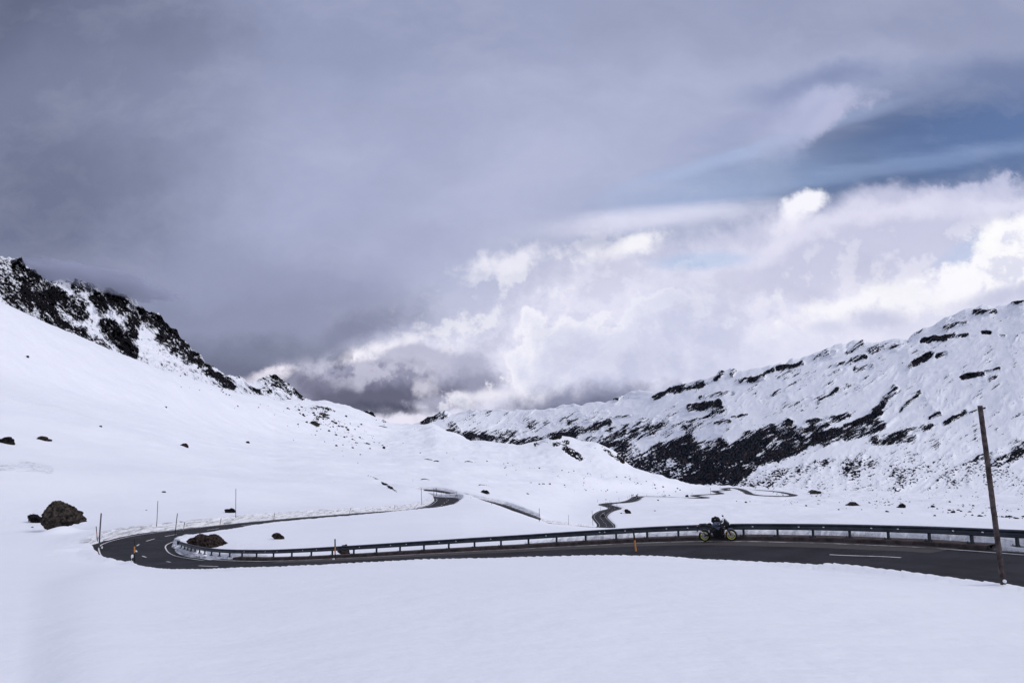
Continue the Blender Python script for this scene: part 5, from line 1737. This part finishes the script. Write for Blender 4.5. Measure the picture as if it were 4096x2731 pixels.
bm_pos = None
for D_ in np.arange(38, 46, 0.02):
    q = un(2875, 2163.2, D_)
    if q[2] < road_z(q[0], q[1]) + 0.01:
        bm_pos = Vector((q[0], q[1], road_z(q[0], q[1])))
        break
wb = 1.43
ang_b = R(-29)
bsc = 1.10
print('bike', bm_pos, bsc)
hd_ = Vector((math.cos(ang_b), math.sin(ang_b), 0)) * (wb / 2 * bsc)
p_r, p_f = bm_pos - hd_, bm_pos + hd_
z_r, z_f = road_z(p_r.x, p_r.y), road_z(p_f.x, p_f.y)
bike = empty('motorcycle', (p_r.x, p_r.y, z_r + 0.006))
bike.rotation_euler = (R(4), -math.atan2(z_f - z_r, wb * bsc), ang_b)      # leans a little on its stand
bike.scale = (bsc, bsc, bsc)
tag(bike, 'parked black naked motorcycle with yellow wheel rims and tank bag at the guardrail', 'motorcycle')


def wheel(x, name, wd, phase):
    t_ = MB().torus((0, 0, 0), 0.262, 0.052, a=44, b=12, sq=wd / 0.052).build('tyre', m_tyre, None, True)
    hub = empty(name, (0, 0, 0))
    hub.parent = bike
    hub.location = (x, 0, 0.31)
    t_.parent = hub
    r = MB().torus((0, 0, 0), 0.214, 0.021, a=40, b=8, sq=2.2)
    for i in range(5):
        a = 2 * math.pi * i / 5 + phase
        r.tube((0.03 * math.cos(a), 0, 0.03 * math.sin(a)), (0.205 * math.cos(a), 0.0, 0.205 * math.sin(a)), 0.016, 0.011, 8)
    r.tube((0, -0.05, 0), (0, 0.05, 0), 0.035, 0.035, 14)
    r.build('rim', m_rim, hub, True)
    d = MB()
    for sy in (-0.062, 0.062):
        d.torus((0, sy, 0), 0.125, 0.018, a=30, b=6, sq=0.15)
        d.tube((0, sy - 0.003, 0), (0, sy + 0.003, 0), 0.07, 0.07, 12)
    d.build('brake_disc', m_sil, hub, False)
    return hub


wheel(0, 'rear_wheel', 0.085, 0.2)
wheel(wb, 'front_wheel', 0.06, 0.5)
MB().prism([(0.42, 0.24), (0.55, 0.15), (0.86, 0.14), (0.96, 0.22), (1.00, 0.40), (1.10, 0.50), (1.12, 0.66), (0.98, 0.74), (0.72, 0.66), (0.60, 0.56), (0.46, 0.54), (0.40, 0.42)], -0.15, 0.15, 0.03).prism([(0.62, 0.50), (0.72, 0.72), (0.96, 0.76), (0.98, 0.50)], -0.18, 0.18, 0.02).tube((0.62, -0.23, 0.35), (0.62, 0.23, 0.35), 0.11, 0.11, 16).tube((0.78, -0.2, 0.42), (0.78, 0.2, 0.42), 0.08, 0.08, 14).build('engine', m_fr, bike)
MB().path([(0.42, -0.05, 0.60), (0.62, -0.10, 0.76), (0.92, -0.12, 0.82), (1.10, 0, 0.93)], 0.035).path([(0.42, 0.05, 0.60), (0.62, 0.10, 0.76), (0.92, 0.12, 0.82), (1.10, 0, 0.93)], 0.035).path([(-0.10, 0, 0.86), (0.25, 0, 0.80), (0.5, 0, 0.74)], 0.03).build('frame', m_fr, bike)
MB().prism([(0.46, 0.78), (0.50, 0.90), (0.58, 1.00), (0.66, 1.06), (0.84, 1.06), (0.97, 1.01), (1.00, 0.92), (0.92, 0.84), (0.78, 0.80), (0.62, 0.74), (0.50, 0.74)], -0.14, 0.14, 0.045).build('fuel_tank', m_tank, bike, True)
MB().prism([(0.62, 0.78), (0.78, 0.76), (0.98, 0.80), (0.88, 0.68), (0.84, 0.61), (0.74, 0.68)], -0.19, 0.19, 0.02).build('side_panel', m_tank, bike)
MB().prism([(0.12, 0.86), (0.16, 0.90), (0.28, 0.92), (0.36, 0.88), (0.47, 0.85), (0.50, 0.78), (0.44, 0.70), (0.30, 0.76), (0.16, 0.82)], -0.13, 0.13, 0.03).build('seat', m_bk, bike, True)
MB().prism([(0.25, 0.86), (0.26, 0.95), (0.33, 0.95), (0.38, 0.965), (0.44, 0.93), (0.48, 0.86), (0.46, 0.80)], -0.10, 0.10, 0.02).build('seat_bag', m_cloth, bike, True)
MB().prism([(0.49, 1.06), (0.50, 1.12), (0.54, 1.16), (0.53, 1.25), (0.76, 1.285), (0.86, 1.26), (0.93, 1.18), (0.94, 1.06), (0.86, 1.00), (0.70, 1.00), (0.58, 0.97)], -0.13, 0.13, 0.025).build('tank_bag', m_cloth, bike)
MB().prism([(-0.21, 0.90), (-0.19, 0.95), (0.14, 0.955), (0.20, 0.90), (0.30, 0.86), (0.30, 0.80), (0.12, 0.86), (-0.06, 0.885)], -0.10, 0.10, 0.015).path([(0.05, 0, 0.86), (-0.08, 0, 0.86), (-0.22, 0, 0.78), (-0.30, 0, 0.72)], 0.022).build('tail_section', m_bk, bike)
MB().box((-0.33, 0, 0.66), (0.03, 0.19, 0.24), Matrix.Rotation(R(12), 3, 'Y')).box((-0.31, 0, 0.82), (0.05, 0.10, 0.07)).build('plate_holder', m_bk, bike)
MB().prism([(-0.12, 0.55), (-0.05, 0.63), (0.08, 0.64), (0.20, 0.58), (0.26, 0.50), (0.22, 0.50), (0.10, 0.60), (-0.03, 0.60)], -0.08, 0.08, 0.005).build('rear_fender', m_bk, bike)
MB().path([(0.0, -0.10, 0.31), (0.22, -0.11, 0.36), (0.50, -0.09, 0.38)], 0.03).path([(0.0, 0.10, 0.31), (0.22, 0.11, 0.36), (0.50, 0.09, 0.38)], 0.03).build('swingarm', m_fr, bike)
ex_ = MB().path([(0.90, -0.17, 0.24), (0.60, -0.18, 0.20), (0.32, -0.18, 0.30), (0.16, -0.17, 0.36), (0.0, -0.17, 0.47)], 0.028).build('exhaust', m_fr, bike)
MB().path([(1.00, -0.10, 0.55), (1.06, -0.13, 0.38), (1.00, -0.14, 0.20), (0.80, -0.16, 0.13), (0.58, -0.17, 0.18)], 0.022).path([(1.00, 0.08, 0.55), (1.07, 0.08, 0.36), (1.00, 0.08, 0.18), (0.80, 0.05, 0.12)], 0.022).build('header_pipe', m_fr, ex_)
MB().box((0.40, 0, 0.58), (0.10, 0.24, 0.20)).box((0.56, 0, 0.66), (0.22, 0.26, 0.14)).build('airbox', m_bk, bike)
MB().tube((0.01, -0.18, 0.46), (-0.17, -0.19, 0.58), 0.055, 0.060, 16).build('muffler', m_sil, ex_, True)
for sy in (-0.09, 0.09):
    MB().tube((1.13, sy, 0.98), (1.27, sy, 0.66), 0.026, 0.026, 10).tube((1.26, sy, 0.68), (1.43, sy, 0.31), 0.033, 0.028, 10).build('fork_leg', m_fr, bike, True)
MB().box((1.29, -0.13, 0.50), (0.035, 0.02, 0.13), Matrix.Rotation(R(-24), 3, 'Y')).build('fork_reflector_strip', m_sil, bike)
MB().prism([(1.24, 0.60), (1.30, 0.655), (1.42, 0.665), (1.53, 0.635), (1.60, 0.60), (1.50, 0.615), (1.40, 0.62), (1.37, 0.48), (1.34, 0.42), (1.32, 0.50), (1.33, 0.60)], -0.075, 0.075, 0.01).build('front_mudguard', m_tank, bike)
hd = MB().prism([(1.14, 0.82), (1.12, 0.98), (1.16, 1.12), (1.24, 1.10), (1.34, 1.00), (1.40, 0.93), (1.43, 0.84), (1.36, 0.78), (1.22, 0.72), (1.14, 0.74)], -0.10, 0.10, 0.02).build('front_fairing', m_bk, bike)
MB().prism([(1.14, 1.09), (1.17, 1.175), (1.20, 1.18), (1.35, 0.985), (1.33, 0.965)], -0.11, 0.11, 0.01).build('windscreen', m_glassd, bike)
MB().ball((1.42, 0, 0.87), (0.025, 0.07, 0.05), 2).build('headlight', m_lampg, hd, True)
MB().path([(0.92, -0.34, 1.03), (1.02, -0.20, 1.06), (1.05, 0, 1.04), (1.02, 0.20, 1.06), (0.92, 0.34, 1.03)], 0.014).tube((0.93, -0.33, 1.03), (0.88, -0.42, 1.02), 0.02, 0.02, 8).tube((0.93, 0.33, 1.03), (0.88, 0.42, 1.02), 0.02, 0.02, 8).box((1.0, 0, 1.03), (0.16, 0.2, 0.08)).build('handlebar', m_fr, bike)
for (sy, x_, z_) in ((-0.40, 0.81, 1.345), (0.40, 1.03, 1.26)):
    mm = MB().path([(0.97, sy * 0.8, 1.05), (x_ + 0.06, sy, z_ - 0.06)], 0.010)
    mm.ball((x_, sy, z_), (0.055, 0.03, 0.05), 2).build('mirror', m_bk, bike, True)
MB().ball((1.21, -0.16, 0.50), (0.03, 0.02, 0.03), 2).build('indicator', m_ind, bike, True)
MB().ball((-0.30, -0.12, 0.84), (0.03, 0.03, 0.02), 2).build('indicator', m_ind, bike, True)
MB().path([(0.55, -0.15, 0.16), (0.50, -0.24, 0.0)], 0.012).build('side_stand', m_fr, bike)
MB().ball((1.02, -0.13, 0.76), (0.07, 0.05, 0.08), 2).box((0.98, 0, 0.50), (0.05, 0.32, 0.30)).build('radiator', m_bk, bike)
MB().box((0.50, -0.2, 0.34), (0.05, 0.08, 0.02)).tube((0.45, -0.19, 0.42), (0.45, -0.12, 0.42), 0.05, 0.05, 10).build('footpeg', m_sil, bike)
for (x_, z_) in ((0.92, 0.92), (1.17, 0.80), (0.72, 1.17)):
    MB().ball((x_, -0.17 if z_ < 1 else -0.14, z_), (0.022, 0.012, 0.022), 2).build('bolt_cap', m_refl, bike, True)

# ------------------------------------------------------------------ cars far down the road
m_carb = mat('black_car_paint', (0.008, 0.008, 0.010), 0.25, 0.1, 0.5, coat=0.8)
m_card = mat('dark_red_car_paint', (0.03, 0.012, 0.014), 0.25, 0.1, 0.5, coat=0.8)
m_carw = mat('white_car_paint', (0.70, 0.71, 0.74), 0.3, 0.0, 0.5, coat=0.6)
m_win = mat('car_glass', (0.02, 0.022, 0.026), 0.08, 0, 0.8)
m_tail = mat('red_lens', (0.35, 0.02, 0.02), 0.3)


def car(m, suv=False):
    root = empty('car', (0, 0, 0))
    h = 1.55 if suv else 1.42
    MB().prism([(-2.1, 0.30), (-2.15, 0.55), (-2.1, 0.88), (-1.2, 0.95), (1.0, 0.92), (1.85, 0.80), (2.1, 0.62), (2.12, 0.35), (1.9, 0.26), (-1.9, 0.26)], -0.88, 0.88, 0.08).prism(
        [(-1.95, 0.88), (-1.5, h - 0.08), (-1.2, h), (0.0, h), (0.3, h - 0.06), (1.05, 0.90)], -0.70, 0.70, 0.06).build('body', m, root)
    MB().prism([(-1.72, 1.0), (-1.46, h - 0.12), (-0.1, h - 0.10), (0.22, h - 0.14), (0.82, 0.97)], -0.715, 0.715, 0.0).build('side_window', m_win, root)
    MB().box((-1.78, 0, 1.15), (0.03, 1.15, 0.36), Matrix.Rotation(R(36), 3, 'Y')).build('rear_window', m_win, root)
    MB().box((0.70, 0, 1.16), (0.03, 1.15, 0.48), Matrix.Rotation(R(-52), 3, 'Y')).build('windscreen', m_win, root)
    for sx_ in (-1.3, 1.3):
        for sy in (-0.80, 0.80):
            wh = MB().tube((sx_, sy - 0.1, 0.32), (sx_, sy + 0.1, 0.32), 0.32, 0.32, 20).build('wheel', m_tyre, root)
            MB().tube((sx_, sy - 0.11, 0.32), (sx_, sy + 0.11, 0.32), 0.18, 0.18, 12).build('rim', m_sil, wh)
    for sy in (-0.62, 0.62):
        MB().box((-2.12, sy, 0.75), (0.06, 0.34, 0.16)).build('tail_light', m_tail, root)
        MB().box((2.04, sy, 0.66), (0.14, 0.32, 0.14)).build('headlight', m_lampg, root)
    return root


def place_car(X, D, m, lab, lat_off=1.6, flip=False, suv=False):
    # the road sample that stands at this place
    pp_ = np.array([proj(p[:3])[0] for p in road])
    sel = np.abs(pp_ - X) + np.abs(road[:, 1] - D) * 0.5
    i = int(sel.argmin())
    o = car(m, suv)
    s_ = -1 if flip else 1
    o.location = (road[i, 0] - NL[i, 0] * lat_off * s_, road[i, 1] - NL[i, 1] * lat_off * s_, road[i, 2] + 0.02)
    o.rotation_euler = (0, 0, math.atan2(tan[i, 1] * s_, tan[i, 0] * s_))
    tag(o, lab, 'car', 'cars on the distant road')


place_car(2400, 390, m_carb, 'black car driving away on the winding road, nearest of the cars', 1.7, False, True)
place_car(2541, 557, m_carb, 'dark car climbing the upper curve below the road signs', 1.7, False)
place_car(2553, 598, m_card, 'dark reddish car at the top of the upper curve', 1.2, True)
place_car(2663, 655, m_carw, 'white car on the distant straight road', 1.4, True)
place_car(2868, 856, m_carb, 'faint dark car among the far switchbacks', 0.5, False)

# road signs
m_signb = mat('sign_back', (0.03, 0.03, 0.035), 0.5)
for (X, Yt, Yb, lab) in ((2533, 1978, 1989, 'left of two round dark signs beside the upper curve'), (2551, 1975, 1984, 'right of two round dark signs at the top of the upper curve')):
    b2, t2 = at_px(X, Yb, X, Yt, None, 0.0)
    hh_ = (t2 - b2).length
    root = empty('road_sign', tuple(b2))
    tag(root, lab, 'road sign', 'round road signs by the upper curve')
    MB().tube((0, 0, -0.2), (0, 0, hh_), 0.05, 0.05, 8).build('post', m_signb, root)
    MB().tube((0, -0.02, hh_), (0, 0.02, hh_), 0.40, 0.40, 20).build('panel', m_signb, root)

# small guardrail at the foot of the winding road
fr_root = None
P1 = hit(2384, 2104.5, 150)
i_a = int(np.abs(np.array([proj(p[:3])[0] for p in road]) - 2380)[road[:, 1] < 345].argmin()) if P1 is None else 0
sec = [i for i in range(len(road)) if 296 < road[i, 1] < 330 and proj(road[i, :3])[0] > 2375 and RS[i] > 300 and RS[i] < 1200]
if sec:
    r0 = sec[0]
    root = empty('guardrail', (road[r0, 0], road[r0, 1], road[r0, 2]))
    tag(root, 'short dark guardrail at the foot of the winding road behind the near rail', 'guardrail')
    sec = sec[::1]
    bm_ = MB()
    pts_ = []
    for i in sec:
        o_ = -(road[i, 4] + 0.6)
        pts_.append(Vector((road[i, 0] + NL[i, 0] * o_, road[i, 1] + NL[i, 1] * o_, road[i, 2])) - root.location)
    bm_ = MB()
    for a_, c_ in zip(pts_[:-1], pts_[1:]):
        bm_.tube(a_ + Vector((0, 0, 0.62)), c_ + Vector((0, 0, 0.62)), 0.13, 0.13, 6)
    bm_.build('beam', m_steel_d, root)
    for q in pts_[::4]:
        MB().box(tuple(q + Vector((0, 0, 0.3))), (0.12, 0.12, 0.7)).build('post', m_steel_d, root)

# buried hut by the far road
h_ = hit(3262, 1974, 400)
if h_ is not None:
    k_ = h_.y / F
    root = empty('stone_hut', tuple(h_))
    tag(root, 'low dark stone hut half buried in snow beside the far road', 'hut')
    w_ = 44 * k_ / 2
    m_hut = mat('hut_stone', (0.06, 0.052, 0.05), 0.9, 0, 0.2, 0.4, 0.5)
    m_roof = mat('hut_roof', (0.05, 0.04, 0.04), 0.85, 0, 0.2, 0.3, 0.5)
    MB().box((0, 0, 4 * k_), (2 * w_ * 0.8, w_, 12 * k_)).build('wall', m_hut, root)
    MB().prism([(-w_ * 1.1, 6 * k_), (-w_ * 0.35, 15 * k_), (w_ * 1.2, 5 * k_), (w_ * 1.2, 4 * k_), (-w_ * 0.35, 13 * k_), (-w_ * 1.1, 5 * k_)], -w_ * 0.7, w_ * 0.7).build('roof', m_roof, root)
